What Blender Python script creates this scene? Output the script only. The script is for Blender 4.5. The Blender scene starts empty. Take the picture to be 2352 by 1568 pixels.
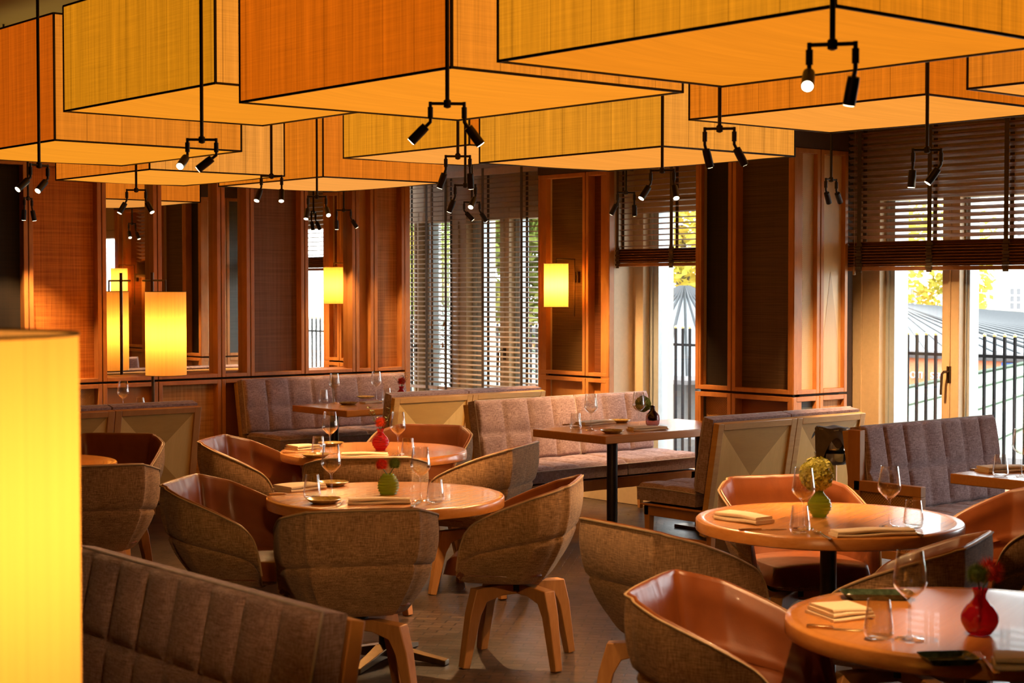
import bpy, bmesh, math, random
from math import sin, cos, pi, radians, atan2, hypot, exp, sqrt
from mathutils import Vector, Matrix, noise
random.seed(7)
COL = bpy.context.scene.collection
SC = bpy.context.scene

# ------------------------------------------------------------------ camera frame (room axes: X runs to the right-hand back, Y to the left-hand back)
F = 3811.36; EYE = 1.62
YAW, PIT = radians(39.832), radians(1.8947)
FW = Vector((sin(YAW), cos(YAW), 0)); RT = Vector((cos(YAW), -sin(YAW), 0)); UP = Vector((0, 0, 1))
F2 = FW*cos(PIT) - UP*sin(PIT); U2 = UP*cos(PIT) + FW*sin(PIT)
def ray(x, y): return F2 + RT*((x-1176)/F) - U2*((y-784)/F)
def atz(x, y, z):
    d = ray(x, y); return Vector((0, 0, EYE)) + d*((z-EYE)/d.z)
def atX(x, y, X):
    d = ray(x, y); return Vector((0, 0, EYE)) + d*(X/d.x)
def atY(x, y, Y):
    d = ray(x, y); return Vector((0, 0, EYE)) + d*(Y/d.y)
def wpos(x, D, z=0.0):
    p = FW*D + RT*((x-1176)/F*D); return Vector((p.x, p.y, z))
def face(phi):
    d = FW*cos(radians(phi)) + RT*sin(radians(phi)); return atan2(-d.x, d.y)

# ------------------------------------------------------------------ material helpers
def new_mat(name):
    m = bpy.data.materials.new(name); m.use_nodes = True
    m.node_tree.nodes.clear(); return m
class NT:
    def __init__(s, m): s.t = m.node_tree
    def n(s, kind, **kw):
        nd = s.t.nodes.new(kind)
        for k, v in kw.items():
            if k in nd.inputs: nd.inputs[k].default_value = v
            else: setattr(nd, k, v)
        return nd
    def l(s, a, b): s.t.links.new(a, b)
    def coords(s, scale, rot=(0, 0, 0)):
        tc = s.n('ShaderNodeTexCoord'); mp = s.n('ShaderNodeMapping')
        mp.inputs['Scale'].default_value = scale; mp.inputs['Rotation'].default_value = rot
        s.l(tc.outputs['Object'], mp.inputs['Vector']); return mp.outputs['Vector']
    def noise(s, vec, scale=1, detail=3, rough=.55, dist=0):
        nd = s.n('ShaderNodeTexNoise'); nd.inputs['Scale'].default_value = scale; nd.inputs['Detail'].default_value = detail
        nd.inputs['Roughness'].default_value = rough; nd.inputs['Distortion'].default_value = dist
        s.l(vec, nd.inputs['Vector']); return nd.outputs['Fac']
    def ramp(s, fac, stops):
        r = s.n('ShaderNodeValToRGB'); e = r.color_ramp.elements
        e[0].position, e[0].color = stops[0][0], (*stops[0][1], 1)
        e[1].position, e[1].color = stops[-1][0], (*stops[-1][1], 1)
        for p, c in stops[1:-1]:
            k = e.new(p); k.color = (*c, 1)
        s.l(fac, r.inputs['Fac']); return r.outputs['Color']
    def math(s, op, a, b=None):
        nd = s.n('ShaderNodeMath', operation=op)
        for i, v in enumerate((a, b)):
            if v is None: continue
            if isinstance(v, (int, float)): nd.inputs[i].default_value = v
            else: s.l(v, nd.inputs[i])
        return nd.outputs[0]
    def bump(s, h, strength, dist=.01):
        b = s.n('ShaderNodeBump'); b.inputs['Strength'].default_value = strength; b.inputs['Distance'].default_value = dist
        s.l(h, b.inputs['Height']); return b.outputs['Normal']
    def out(s, sh):
        o = s.n('ShaderNodeOutputMaterial'); s.l(sh, o.inputs['Surface'])
    def bsdf(s, color=None, rough=.5, metal=0, normal=None, spec=.5, coat=0, sheen=0):
        b = s.n('ShaderNodeBsdfPrincipled')
        if color is not None:
            if isinstance(color, tuple): b.inputs['Base Color'].default_value = (*color, 1)
            else: s.l(color, b.inputs['Base Color'])
        if isinstance(rough, (int, float)): b.inputs['Roughness'].default_value = rough
        else: s.l(rough, b.inputs['Roughness'])
        b.inputs['Metallic'].default_value = metal; b.inputs['Specular IOR Level'].default_value = spec
        b.inputs['Coat Weight'].default_value = coat; b.inputs['Sheen Weight'].default_value = sheen
        if normal is not None: s.l(normal, b.inputs['Normal'])
        return b.outputs['BSDF']
def plain(name, c, rough=.5, metal=0, spec=.5, var=.12, sc=30):
    m = new_mat(name); t = NT(m)
    f = t.noise(t.coords((sc, sc, sc)), 1, 2)
    col = t.ramp(f, [(.3, tuple(x*(1-var) for x in c)), (.7, tuple(min(1, x*(1+var)) for x in c))])
    t.out(t.bsdf(col, rough, metal, spec=spec)); return m
def wood(name, c1, c2, grain=(2, 2, 26), rough=.42, coat=0, bump=.05):
    m = new_mat(name); t = NT(m); v = t.coords(grain)
    f = t.noise(v, 1.6, 5, .6, .6); f2 = t.noise(t.coords(tuple(g*6 for g in grain)), 1.5, 2)
    f = t.math('ADD', t.math('MULTIPLY', f, .7), t.math('MULTIPLY', f2, .3))
    t.out(t.bsdf(t.ramp(f, [(.32, c2), (.66, c1)]), rough, coat=coat, normal=t.bump(f, bump, .004))); return m
def fabric(name, c1, c2, c3=None, sx=420, rough=.95, bump=.5):
    m = new_mat(name); t = NT(m)
    a = t.noise(t.coords((sx, sx, sx*.09)), 1, 2, .6); b = t.noise(t.coords((sx*.09, sx*.09, sx)), 1, 2, .6)
    big = t.noise(t.coords((9, 9, 9)), 1, 3)
    f = t.math('ADD', t.math('MULTIPLY', t.math('ADD', a, b), .42), t.math('MULTIPLY', big, .16))
    t.out(t.bsdf(t.ramp(f, [(.36, c2), (.5, c3 or tuple((p+q)/2 for p, q in zip(c1, c2))), (.64, c1)]), rough, spec=.15, normal=t.bump(f, bump, .003), sheen=.12)); return m
def weave(name, c1, c2, sx=90, rough=.7, axis='x', amt=.5, spec=.3):
    """loosely woven panel cloth: long threads across and up"""
    m = new_mat(name); t = NT(m)
    a = t.noise(t.coords((sx, sx, 1.6)), 1, 3, .7); b = t.noise(t.coords((1.8, 1.8, sx)), 1, 3, .7)
    f = t.math('ADD', t.math('MULTIPLY', a, amt), t.math('MULTIPLY', b, 1-amt))
    t.out(t.bsdf(t.ramp(f, [(.36, c2), (.6, c1)]), rough, spec=spec, normal=t.bump(f, .25, .003))); return m
def cane(name, c1, c2, s=70):
    m = new_mat(name); t = NT(m); tc = t.n('ShaderNodeTexCoord'); sp = t.n('ShaderNodeSeparateXYZ'); t.l(tc.outputs['Object'], sp.inputs[0])
    u = t.math('ADD', sp.outputs[0], sp.outputs[1])
    p = t.math('MULTIPLY', t.math('SINE', t.math('MULTIPLY', u, s*6.28)), t.math('SINE', t.math('MULTIPLY', sp.outputs[2], s*6.28)))
    t.out(t.bsdf(t.ramp(p, [(.1, c1), (.55, c2)]), .6, normal=t.bump(p, .4, .003))); return m
def leather(name, c1, c2):
    m = new_mat(name); t = NT(m)
    f = t.noise(t.coords((7, 7, 7)), 1, 4); g = t.noise(t.coords((9, 9, 7)), 1, 2, .5, .4); h = t.noise(t.coords((260, 260, 260)), 1, 2)
    hh = t.math('ADD', t.math('MULTIPLY', g, 1.0), t.math('MULTIPLY', h, .08))
    t.out(t.bsdf(t.ramp(f, [(.3, c2), (.7, c1)]), .36, normal=t.bump(hh, .22, .02), spec=.45, coat=.06)); return m
def thin_glass(name, tint=(1, 1, 1), refl=1.0, base=.03):
    m = new_mat(name); t = NT(m)
    tr = t.n('ShaderNodeBsdfTransparent'); tr.inputs['Color'].default_value = (*tint, 1)
    gl = t.n('ShaderNodeBsdfGlossy'); gl.inputs['Roughness'].default_value = .02; gl.inputs['Color'].default_value = (1, 1, 1, 1)
    fr = t.n('ShaderNodeLayerWeight'); fr.inputs['Blend'].default_value = .5
    fac = t.math('MINIMUM', t.math('ADD', t.math('MULTIPLY', t.math('POWER', fr.outputs['Facing'], 2.4), .75*refl), base), 1.0)
    mx = t.n('ShaderNodeMixShader'); t.l(fac, mx.inputs['Fac']); t.l(tr.outputs[0], mx.inputs[1]); t.l(gl.outputs[0], mx.inputs[2])
    t.out(mx.outputs[0]); return m
def emis(name, c, s):
    m = new_mat(name); t = NT(m); e = t.n('ShaderNodeEmission'); e.inputs['Color'].default_value = (*c, 1); e.inputs['Strength'].default_value = s
    t.out(e.outputs[0]); return m
def srgb(r, g, b, k=.93):
    g *= k
    f = lambda v: (v/255/12.92) if v/255 <= .04045 else ((v/255+.055)/1.055)**2.4
    return (f(r), f(g), f(b))
LANTERN_GAIN = 1.05
def lantern_cloth(name, c, bottom=False, seam=0.19):
    """backlit raffia cloth: it glows, with its own streaks, cross threads and vertical seams"""
    m = new_mat(name); t = NT(m); tc = t.n('ShaderNodeTexCoord'); sp = t.n('ShaderNodeSeparateXYZ'); t.l(tc.outputs['Object'], sp.inputs[0])
    cb = t.n('ShaderNodeCombineXYZ')
    if bottom:
        t.l(sp.outputs[0], cb.inputs[0]); t.l(sp.outputs[1], cb.inputs[2])
    else:
        t.l(t.math('ADD', sp.outputs[0], sp.outputs[1]), cb.inputs[0]); t.l(sp.outputs[2], cb.inputs[2])
    def nz(sx, sz, d=3):
        mp = t.n('ShaderNodeMapping'); mp.inputs['Scale'].default_value = (sx, 1, sz); t.l(cb.outputs[0], mp.inputs['Vector']); return t.noise(mp.outputs[0], 1, d, .6)
    if bottom:
        f = t.math('ADD', t.math('MULTIPLY', nz(1.5, 22), .5), t.math('MULTIPLY', nz(2.5, 120), .5))
        lo, hi = .86, 1.06
    else:
        f = t.math('ADD', t.math('MULTIPLY', nz(26, .7), .45), t.math('ADD', t.math('MULTIPLY', nz(160, 3), .30), t.math('MULTIPLY', nz(3, 190), .25)))
        lo, hi = .60, 1.2
    k = t.n('ShaderNodeMapRange'); t.l(f, k.inputs['Value'])
    k.inputs['From Min'].default_value = .33; k.inputs['From Max'].default_value = .67; k.inputs['To Min'].default_value = lo; k.inputs['To Max'].default_value = hi
    v = k.outputs[0]
    if not bottom and seam:
        w = t.math('ABSOLUTE', t.math('SUBTRACT', t.math('FRACT', t.math('DIVIDE', t.math('ADD', sp.outputs[0], sp.outputs[1]), seam)), .5))
        s = t.n('ShaderNodeMapRange'); t.l(w, s.inputs['Value']); s.inputs['From Min'].default_value = .0; s.inputs['From Max'].default_value = .016
        s.inputs['To Min'].default_value = .45; s.inputs['To Max'].default_value = 1.0; v = t.math('MULTIPLY', v, s.outputs[0])
    e = t.n('ShaderNodeEmission'); e.inputs['Color'].default_value = (*c, 1); t.l(t.math('MULTIPLY', v, LANTERN_GAIN), e.inputs['Strength'])
    t.out(e.outputs[0]); return m
def shade_mat(name, c=(1, .70, .34), tr=.72):
    m = new_mat(name); t = NT(m)
    f = t.noise(t.coords((90, 90, .8)), 1, 3); col = t.ramp(f, [(.3, tuple(x*.88 for x in c)), (.7, c)])
    a = t.n('ShaderNodeBsdfTranslucent'); b = t.n('ShaderNodeBsdfDiffuse'); t.l(col, a.inputs['Color']); t.l(col, b.inputs['Color'])
    mx = t.n('ShaderNodeMixShader'); mx.inputs['Fac'].default_value = 1-tr; t.l(a.outputs[0], mx.inputs[1]); t.l(b.outputs[0], mx.inputs[2]); t.out(mx.outputs[0]); return m

M = {}
M['oak'] = wood('oak_stained', (.55, .235, .062), (.38, .14, .032), (3, 3, 1.2), .45)
M['oak_pale'] = wood('oak_pale', (.60, .35, .115), (.48, .26, .075), (3, 1.5, 20), .45)
M['inlay_dark'] = wood('veneer_dark', (.52, .31, .085), (.46, .265, .07), (2, 2, 12), .4)
M['inlay_light'] = wood('veneer_light', (.78, .53, .19), (.70, .46, .15), (12, 2, 2), .4)
M['bench_wood'] = wood('bench_oak', (.52, .24, .07), (.38, .155, .04), (4, 4, 1.5), .42)
M['table'] = wood('table_oak', (.48, .195, .047), (.41, .158, .035), (1.0, 40, 40), .27, coat=.18, bump=.02)
M['table_edge'] = wood('table_edge_oak', (.47, .19, .045), (.37, .135, .027), (6, 6, 22), .27, coat=.25, bump=.02)
M['leg_wood'] = wood('chair_leg_oak', (.48, .225, .07), (.35, .145, .04), (9, 9, 2), .42)
M['chair_fabric'] = fabric('chair_tweed', (.52, .30, .15), (.14, .075, .036), (.30, .17, .086), 330)
M['bench_fabric'] = fabric('bench_tweed', (.53, .385, .39), (.15, .088, .095), (.31, .215, .215), 360)
M['leather'] = leather('saddle_leather', (.185, .050, .0115), (.125, .031, .0072))
M['piping'] = plain('piping_cord', (.33, .22, .12), .7)
M['piping_grey'] = plain('piping_cord_grey', (.42, .36, .34), .8)
M['black'] = plain('black_metal', (.012, .010, .009), .45, .3)
M['bronze'] = plain('dark_bronze', (.09, .055, .03), .4, .8)
M['post'] = plain('dark_steel_post', (.05, .045, .04), .3, .9)
M['chrome'] = plain('polished_steel', (.62, .58, .53), .16, 1.0)
M['brass'] = plain('brushed_brass', (.62, .42, .2), .25, 1.0)
M['mirror'] = plain('mirror_silver', (.86, .84, .80), .012, 1.0, var=.0)
M['napkin'] = plain('cream_linen', (.66, .53, .36), .85, var=.06, sc=200)
M['plate'] = plain('olive_glazed_stoneware', (.36, .245, .075), .22, var=.3, sc=60)
M['green_dish'] = plain('dark_green_glaze', (.035, .052, .028), .14, var=.4, sc=60)
M['glass'] = thin_glass('clear_glass', (.95, .945, .93), 1.5, .06)
M['pane'] = thin_glass('window_glass', (.97, .985, .98), .8)
M['beige_frame'] = plain('beige_painted_frame', (.60, .46, .29), .5, var=.04)
M['alu'] = plain('grey_aluminium', (.42, .47, .50), .4, .2, var=.05)
M['plaster'] = plain('white_plaster', (.46, .43, .37), .9, var=.04)
M['ceiling'] = plain('olive_ceiling', (.19, .145, .045), .8, var=.08, sc=3)
M['soffit'] = plain('dark_brown_soffit', (.075, .045, .028), .7, var=.08)
M['wall_core'] = plain('dark_core', (.05, .03, .02), .8)
M['slat'] = wood('blind_slat_wood', (.40, .19, .09), (.28, .125, .06), (1, 14, 14), .38)
M['slat_pale'] = wood('blind_slat_taupe', (.62, .48, .34), (.50, .375, .255), (1, 14, 14), .38)
M['tape'] = plain('blind_tape', (.10, .075, .05), .85)
M['cord'] = plain('blind_cord', (.45, .33, .22), .8)

def ribbed(name, tint):
    m = new_mat(name); t = NT(m)
    tr = t.n('ShaderNodeBsdfTransparent'); tr.inputs['Color'].default_value = (*tint, 1)
    df = t.n('ShaderNodeBsdfDiffuse'); df.inputs['Color'].default_value = (*[x*.8 for x in tint], 1)
    tl = t.n('ShaderNodeBsdfTranslucent'); tl.inputs['Color'].default_value = (*tint, 1)
    gl = t.n('ShaderNodeBsdfGlossy'); gl.inputs['Roughness'].default_value = .06
    m1 = t.n('ShaderNodeMixShader'); m1.inputs[0].default_value = .5; t.l(df.outputs[0], m1.inputs[1]); t.l(tl.outputs[0], m1.inputs[2])
    m2 = t.n('ShaderNodeMixShader'); m2.inputs[0].default_value = .45; t.l(m1.outputs[0], m2.inputs[1]); t.l(tr.outputs[0], m2.inputs[2])
    fr = t.n('ShaderNodeLayerWeight'); fr.inputs['Blend'].default_value = .5
    m3 = t.n('ShaderNodeMixShader'); t.l(t.math('ADD', t.math('MULTIPLY', t.math('POWER', fr.outputs['Facing'], 4.0), .7), .05), m3.inputs[0]); t.l(m2.outputs[0], m3.inputs[1]); t.l(gl.outputs[0], m3.inputs[2]); t.out(m3.outputs[0]); return m
M['red_glass'] = ribbed('ruby_glass', (.62, .02, .05)); M['green_glass'] = ribbed('olive_glass', (.33, .40, .045)); M['purple_glass'] = thin_glass('mauve_glass', (.55, .36, .38), 1.3)
M['purple_dark'] = ribbed('plum_glass', (.10, .03, .05))

# ------------------------------------------------------------------ mesh builder
class MB:
    def __init__(s): s.v, s.f, s.m, s.cur, s.T = [], [], [], 0, None
    def at(s, T): s.T = T; return s
    def mat(s, i): s.cur = i; return s
    def add(s, vs, fs):
        b = len(s.v)
        for p in vs:
            p = Vector(p); s.v.append(s.T @ p if s.T is not None else p)
        for f in fs: s.f.append([b+i for i in f]); s.m.append(s.cur)
        return s
    def box(s, x0, x1, y0, y1, z0, z1):
        vs = [(x, y, z) for x in (x0, x1) for y in (y0, y1) for z in (z0, z1)]
        return s.add(vs, [(0, 1, 3, 2), (4, 6, 7, 5), (0, 4, 5, 1), (2, 3, 7, 6), (0, 2, 6, 4), (1, 5, 7, 3)])
    def tube(s, pts, r, n=10, caps=True, closed=False):
        pts = [Vector(p) for p in pts]; k = len(pts); rr = r if isinstance(r, (list, tuple)) else [r]*k
        vs, fs = [], []; up = None
        for i, p in enumerate(pts):
            a = pts[(i-1) % k] if (closed or i > 0) else p; b = pts[(i+1) % k] if (closed or i < k-1) else p
            d = (b-a).normalized()
            if up is None:
                up = Vector((0, 0, 1)) if abs(d.z) < .9 else Vector((1, 0, 0))
            sx = d.cross(up)
            if sx.length < 1e-5: sx = d.orthogonal()
            sx.normalize(); up = sx.cross(d).normalized()
            for j in range(n):
                t = 2*pi*j/n; vs.append(p + (sx*cos(t) + up*sin(t))*rr[i])
        for i in range(k if closed else k-1):
            for j in range(n):
                fs.append((i*n+j, i*n+(j+1) % n, ((i+1) % k)*n+(j+1) % n, ((i+1) % k)*n+j))
        if caps and not closed:
            fs.append(tuple(range(n-1, -1, -1))); fs.append(tuple((k-1)*n+j for j in range(n)))
        return s.add(vs, fs)
    def lathe(s, prof, n=32, c=(0, 0, 0), capb=False, capt=False):
        vs, fs = [], []; k = len(prof)
        for r, z in prof:
            for j in range(n):
                t = 2*pi*j/n; vs.append((c[0]+r*cos(t), c[1]+r*sin(t), c[2]+z))
        for i in range(k-1):
            for j in range(n): fs.append((i*n+j, i*n+(j+1) % n, (i+1)*n+(j+1) % n, (i+1)*n+j))
        if capb: fs.append(tuple(range(n-1, -1, -1)))
        if capt: fs.append(tuple((k-1)*n+j for j in range(n)))
        return s.add(vs, fs)
    def grid(s, fn, nu, nv, flip=False):
        vs = [fn(i/nu, j/nv) for i in range(nu+1) for j in range(nv+1)]; fs = []
        for i in range(nu):
            for j in range(nv):
                q = (i*(nv+1)+j, (i+1)*(nv+1)+j, (i+1)*(nv+1)+j+1, i*(nv+1)+j+1); fs.append(q[::-1] if flip else q)
        return s.add(vs, fs)
    def loft(s, rings, caps=True):
        n = len(rings[0]); vs = [p for r in rings for p in r]; fs = []
        for i in range(len(rings)-1):
            for j in range(n): fs.append((i*n+j, i*n+(j+1) % n, (i+1)*n+(j+1) % n, (i+1)*n+j))
        if caps: fs.append(tuple(range(n-1, -1, -1))); fs.append(tuple((len(rings)-1)*n+j for j in range(n)))
        return s.add(vs, fs)
    def build(s, name, mats, parent=None, smooth=35, bevel=0, fixn=True):
        me = bpy.data.meshes.new(name); me.from_pydata([tuple(v) for v in s.v], [], s.f)
        for m in (mats if isinstance(mats, (list, tuple)) else [mats]): me.materials.append(m)
        me.polygons.foreach_set('material_index', s.m)
        if fixn:
            bm = bmesh.new(); bm.from_mesh(me); bmesh.ops.recalc_face_normals(bm, faces=bm.faces); bm.to_mesh(me); bm.free()
        if smooth:
            me.polygons.foreach_set('use_smooth', [True]*len(me.polygons)); me.set_sharp_from_angle(angle=radians(smooth))
        me.update()
        o = bpy.data.objects.new(name, me); COL.objects.link(o)
        if parent: o.parent = parent
        if bevel:
            b = o.modifiers.new('Bevel', 'BEVEL'); b.width = bevel; b.segments = 2; b.limit_method = 'ANGLE'; b.angle_limit = radians(40)
        return o
LABELS = {}
def tag(o, label, cat, group=None):
    assert label not in LABELS, label
    LABELS[label] = 1
    o['label'] = label; o['category'] = cat
    if group: o['group'] = group
    return o
def thing(name, label, cat, loc=(0, 0, 0), rz=0, group=None):
    o = bpy.data.objects.new(name, None); COL.objects.link(o); o.location = loc; o.rotation_euler = (0, 0, rz); o.empty_display_size = .1
    return tag(o, label, cat, group)
def copy_tree(o, parent=None):
    c = o.copy(); COL.objects.link(c)
    if parent: c.parent = parent
    for ch in list(o.children): copy_tree(ch, c)
    return c
def dup(o, label, loc, rz, group=None):
    c = copy_tree(o); c.location = loc; c.rotation_euler = (0, 0, rz)
    if 'group' in c: del c['group']
    return tag(c, label, c['category'], group)
def struct(o): o['kind'] = 'structure'; return o
def pick(spec, made, maker):
    pass
def light(kind, name, loc, energy, color, parent=None, **kw):
    d = bpy.data.lights.new(name, kind); d.energy = energy; d.color = color
    for k, v in kw.items(): setattr(d, k, v)
    o = bpy.data.objects.new(name, d); COL.objects.link(o); o.location = loc
    if parent: o.parent = parent
    return o

# ------------------------------------------------------------------ room shell
CEIL = 3.06; YB = 11.40; ZL = .90; ZT = 2.525; REC = .07
XW = 9.20; XO = 9.63
# floor: small dark bricks
m = new_mat('brick_floor'); t = NT(m); v = t.coords((1, 1, 1), (0, 0, YAW+.14))
br = t.n('ShaderNodeTexBrick'); t.l(v, br.inputs['Vector'])
for k, val in (('Scale', 1.0), ('Mortar Size', .004), ('Brick Width', .11), ('Row Height', .058), ('Bias', 0.0)): br.inputs[k].default_value = val
br.inputs['Color1'].default_value = (.066, .041, .029, 1); br.inputs['Color2'].default_value = (.030, .020, .0155, 1); br.inputs['Mortar'].default_value = (.007, .005, .004, 1)
nz = t.noise(t.coords((5, 5, 5)), 1, 4); nf = t.noise(t.coords((40, 40, 40)), 1, 3)
ro = t.n('ShaderNodeMapRange'); t.l(nz, ro.inputs['Value']); ro.inputs['To Min'].default_value = .20; ro.inputs['To Max'].default_value = .46
hb = t.math('ADD', t.math('MULTIPLY', br.outputs['Fac'], -1.0), t.math('MULTIPLY', nf, .35))
t.out(t.bsdf(br.outputs['Color'], ro.outputs[0], spec=.5, normal=t.bump(hb, .5, .006))); M['floor'] = m
struct(MB().box(-3, 9.2, -3, 13, -.1, 0).build('floor', M['floor'], smooth=0))
struct(MB().box(-3, XO, -3, 13.5, CEIL, CEIL+.1).build('ceiling', M['ceiling'], smooth=0))
struct(MB().box(-3.2, -3, -3, 13, 0, CEIL).build('wall_left', M['soffit'], smooth=0))
struct(MB().box(-3.2, 9.4, -3.2, -3, 0, CEIL).build('wall_rear', M['soffit'], smooth=0))

def panel(parent, T, a0, a1, z0, z1, inset, fw=.032, rec=REC, frame=None, gap=.004, noinset=False, mats2=None):
    """one framed wall panel: a frame standing proud of a recessed infill; T maps (along, depth into the wall, up)"""
    a0 += gap; a1 -= gap
    b = MB().at(T); d = rec+.02
    b.box(a0, a0+fw, 0, d, z0, z1).box(a1-fw, a1, 0, d, z0, z1).box(a0+fw, a1-fw, 0, d, z0, z0+fw*.9).box(a0+fw, a1-fw, 0, d, z1-fw, z1)
    f = b.build('panel_frame', frame or M['oak'], parent, bevel=.003)
    if not noinset:
        MB().at(T).box(a0+fw, a1-fw, rec, rec+.012, z0+fw*.9, z1-fw).build('panel_inset', inset, f, smooth=0)
    return f
def wallT(o, along, inward):
    a = Vector(along); n = Vector(inward)
    return Matrix(((a.x, n.x, 0, o[0]), (a.y, n.y, 0, o[1]), (a.z, n.z, 1, o[2]), (0, 0, 0, 1)))

# wall coverings
W_BLACK = weave('black_grasscloth', (.020, .013, .008), (.010, .007, .005), 120)
W_ORANGE = weave('rust_linen_panel', (.62, .225, .040), (.34, .10, .016), 70)
W_MAUVE = weave('brown_linen_panel', (.27, .14, .085), (.16, .078, .048), 150)
W_PALE = wood('pale_oak_panel', (.68, .38, .14), (.56, .29, .10), (6, 6, .6), .5)
W_TAN = weave('tan_linen_panel', (.56, .27, .105), (.34, .145, .05), 80)
W_OLIVE = weave('olive_grasscloth', (.15, .085, .026), (.075, .040, .013), 160, rough=.5, amt=.12)
W_RUST = weave('rust_grasscloth', (.20, .060, .012), (.12, .034, .008), 140, amt=.25)
W_BROWN = weave('dark_brown_grasscloth', (.115, .068, .036), (.062, .036, .019), 150, rough=.6, amt=.2)
W_CANE = cane('pale_cane', (.74, .54, .31), (.46, .29, .14), 75)
W_GOLDCANE = cane('gold_cane', (.50, .26, .085), (.28, .13, .04), 60)
W_LIGHT = wood('pale_maple_panel', (.78, .58, .31), (.70, .50, .25), (5, 5, .8), .45)
W_LIGHT2 = wood('maple_wedge', (.58, .40, .20), (.52, .35, .17), (5, 5, .8), .45)
W_WOODLOW = wood('honey_veneer', (.60, .29, .085), (.50, .22, .06), (4, 4, .5), .45)
W_WOVLOW = weave('sand_weave', (.66, .36, .125), (.40, .19, .06), 60)
W_REDWOOD = wood('red_brown_veneer', (.28, .085, .022), (.22, .06, .015), (.6, .6, 10), .45)
W_BLUE = weave('blue_grey_cloth', (.11, .12, .12), (.07, .08, .085), 120)

# --- back wall
wb = struct(MB().box(-3, 8.36, YB+.1, YB+.3, 0, CEIL).build('wall_back', M['wall_core'], smooth=0))
TB = wallT((0, YB, 0), (1, 0, 0), (0, 1, 0))
gx = [atY(x, 868, YB).x for x in (68.5, 236.5, 364, 509.5, 576.5, 701, 818, 860, 931)]
upper = [W_ORANGE, 'M', 'M', 'M', W_MAUVE, 'M', W_PALE, W_TAN]
lower = [W_CANE, W_WOODLOW, W_WOVLOW, W_REDWOOD, W_WOODLOW, W_WOVLOW, W_PALE, W_TAN]
mlabels = {1: 'tall mirror behind the bronze floor lamp, showing a glowing wall light', 2: 'widest mirror panel, just behind the hanging shade of the floor lamp', 3: 'narrow mirror strip beside the brown woven wall panel', 5: 'mirror reflecting the lit wall sconce above the wall bench'}
# panels left of the lamp continue out of the frame
panel(wb, TB, gx[0]-.62, gx[0], ZL+.012, ZT, W_BLACK); panel(wb, TB, gx[0]-.62, gx[0], .1, ZL-.004, W_WOODLOW)
panel(wb, TB, gx[0]-1.25, gx[0]-.62, ZL+.012, ZT, W_MAUVE); panel(wb, TB, gx[0]-1.25, gx[0]-.62, .1, ZL-.004, W_WOODLOW)
for i in range(8):
    up_ = upper[i]
    panel(wb, TB, gx[i], gx[i+1], ZL+.012, ZT, up_, noinset=(up_ == 'M'))
    panel(wb, TB, gx[i], gx[i+1], .1, ZL-.004, lower[i])
    if up_ == 'M':
        a0, a1 = gx[i]+.036, gx[i+1]-.036
        bz = .018; z0, z1 = ZL+.041, ZT-.032
        b = MB(); y = YB+REC
        o_ = [(a0, y, z0), (a1, y, z0), (a1, y, z1), (a0, y, z1)]; n_ = [(a0+bz, y-.0015, z0+bz), (a1-bz, y-.0015, z0+bz), (a1-bz, y-.0015, z1-bz), (a0+bz, y-.0015, z1-bz)]
        bk = [(p[0], y+.008, p[2]) for p in o_]
        b.add(o_+n_+bk, [(4, 5, 6, 7), (0, 1, 5, 4), (1, 2, 6, 5), (2, 3, 7, 6), (3, 0, 4, 7), (0, 8, 9, 1), (1, 9, 10, 2), (2, 10, 11, 3), (3, 11, 8, 0), (8, 11, 10, 9)])
        tag(b.build('mirror', M['mirror'], smooth=0), mlabels[i], 'mirror', 'mirrors in the back wall panelling')
struct(MB().box(gx[0]-2, gx[8], YB+.02, YB+.1, 0, .1).build('baseboard_back', M['black'], smooth=0))
struct(MB().box(-3, gx[8], YB-.01, YB+.1, ZT+.004, CEIL).build('wall_back_frieze', M['soffit'], smooth=0))
struct(MB().box(gx[8]-.004, gx[8]+.05, YB-.005, 13, 0, CEIL).build('trim_1', M['oak'], bevel=.003))

# --- window wall piers. along = -Y, inward = +X
X1 = 8.87; X2 = 8.34; X3 = 9.03
def pier(name, X, ys, uppers, lowers, core_to=9.3):
    y0, y1 = ys[0], ys[-1]
    w = struct(MB().box(X+.095, core_to, y1+.095, y0-.095, 0, CEIL).build(name, M['wall_core'], smooth=0))
    T = wallT((X, 0, 0), (0, -1, 0), (1, 0, 0))
    for i in range(len(ys)-1):
        panel(w, T, -ys[i], -ys[i+1], ZL+.012, ZT, uppers[i]); panel(w, T, -ys[i], -ys[i+1], .1, ZL-.004, lowers[i])
    MB().box(X+.03, X+.10, y1+.03, y0-.03, ZL-.012, ZL+.022).box(X+.05, X+(.5 if X < 8.5 else .1), y1+.03, y1+.1, ZL-.012, ZL+.022).box(X+.05, X+(.5 if X < 8.5 else .1), y0-.1, y0-.03, ZL-.012, ZL+.022).build('shadow_gap', M['wall_core'], w, smooth=0)
    MB().box(X+.02, X+.5 if X < 8.5 else X+.25, y1+.02, y0-.02, 0, .1).build('plinth', M['black'], w, smooth=0)
    MB().box(X-.0, X+.55 if X < 8.5 else X+.26, y1, y0, ZT+.003, CEIL).build('frieze', M['soffit'], w, smooth=0)
    return w
y1s = [atX(x, 700, X1).y for x in (1235, 1344, 1399)]
p1 = pier('wall_pier_middle', X1, y1s, [W_OLIVE, W_RUST], [W_WOODLOW, W_WOODLOW])
y2s = [atX(x, 700, X2).y for x in (1596, 1680, 1823)]
p2 = pier('wall_pier_right', X2, y2s, [W_BLACK, W_BROWN], [W_GOLDCANE, W_REDWOOD], 9.06)
y3s = [5.50, 4.98, 4.72]
p3 = pier('wall_pier_far_right', X3, y3s, [W_RUST, W_BLACK], [W_WOODLOW, W_WOODLOW])
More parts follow.
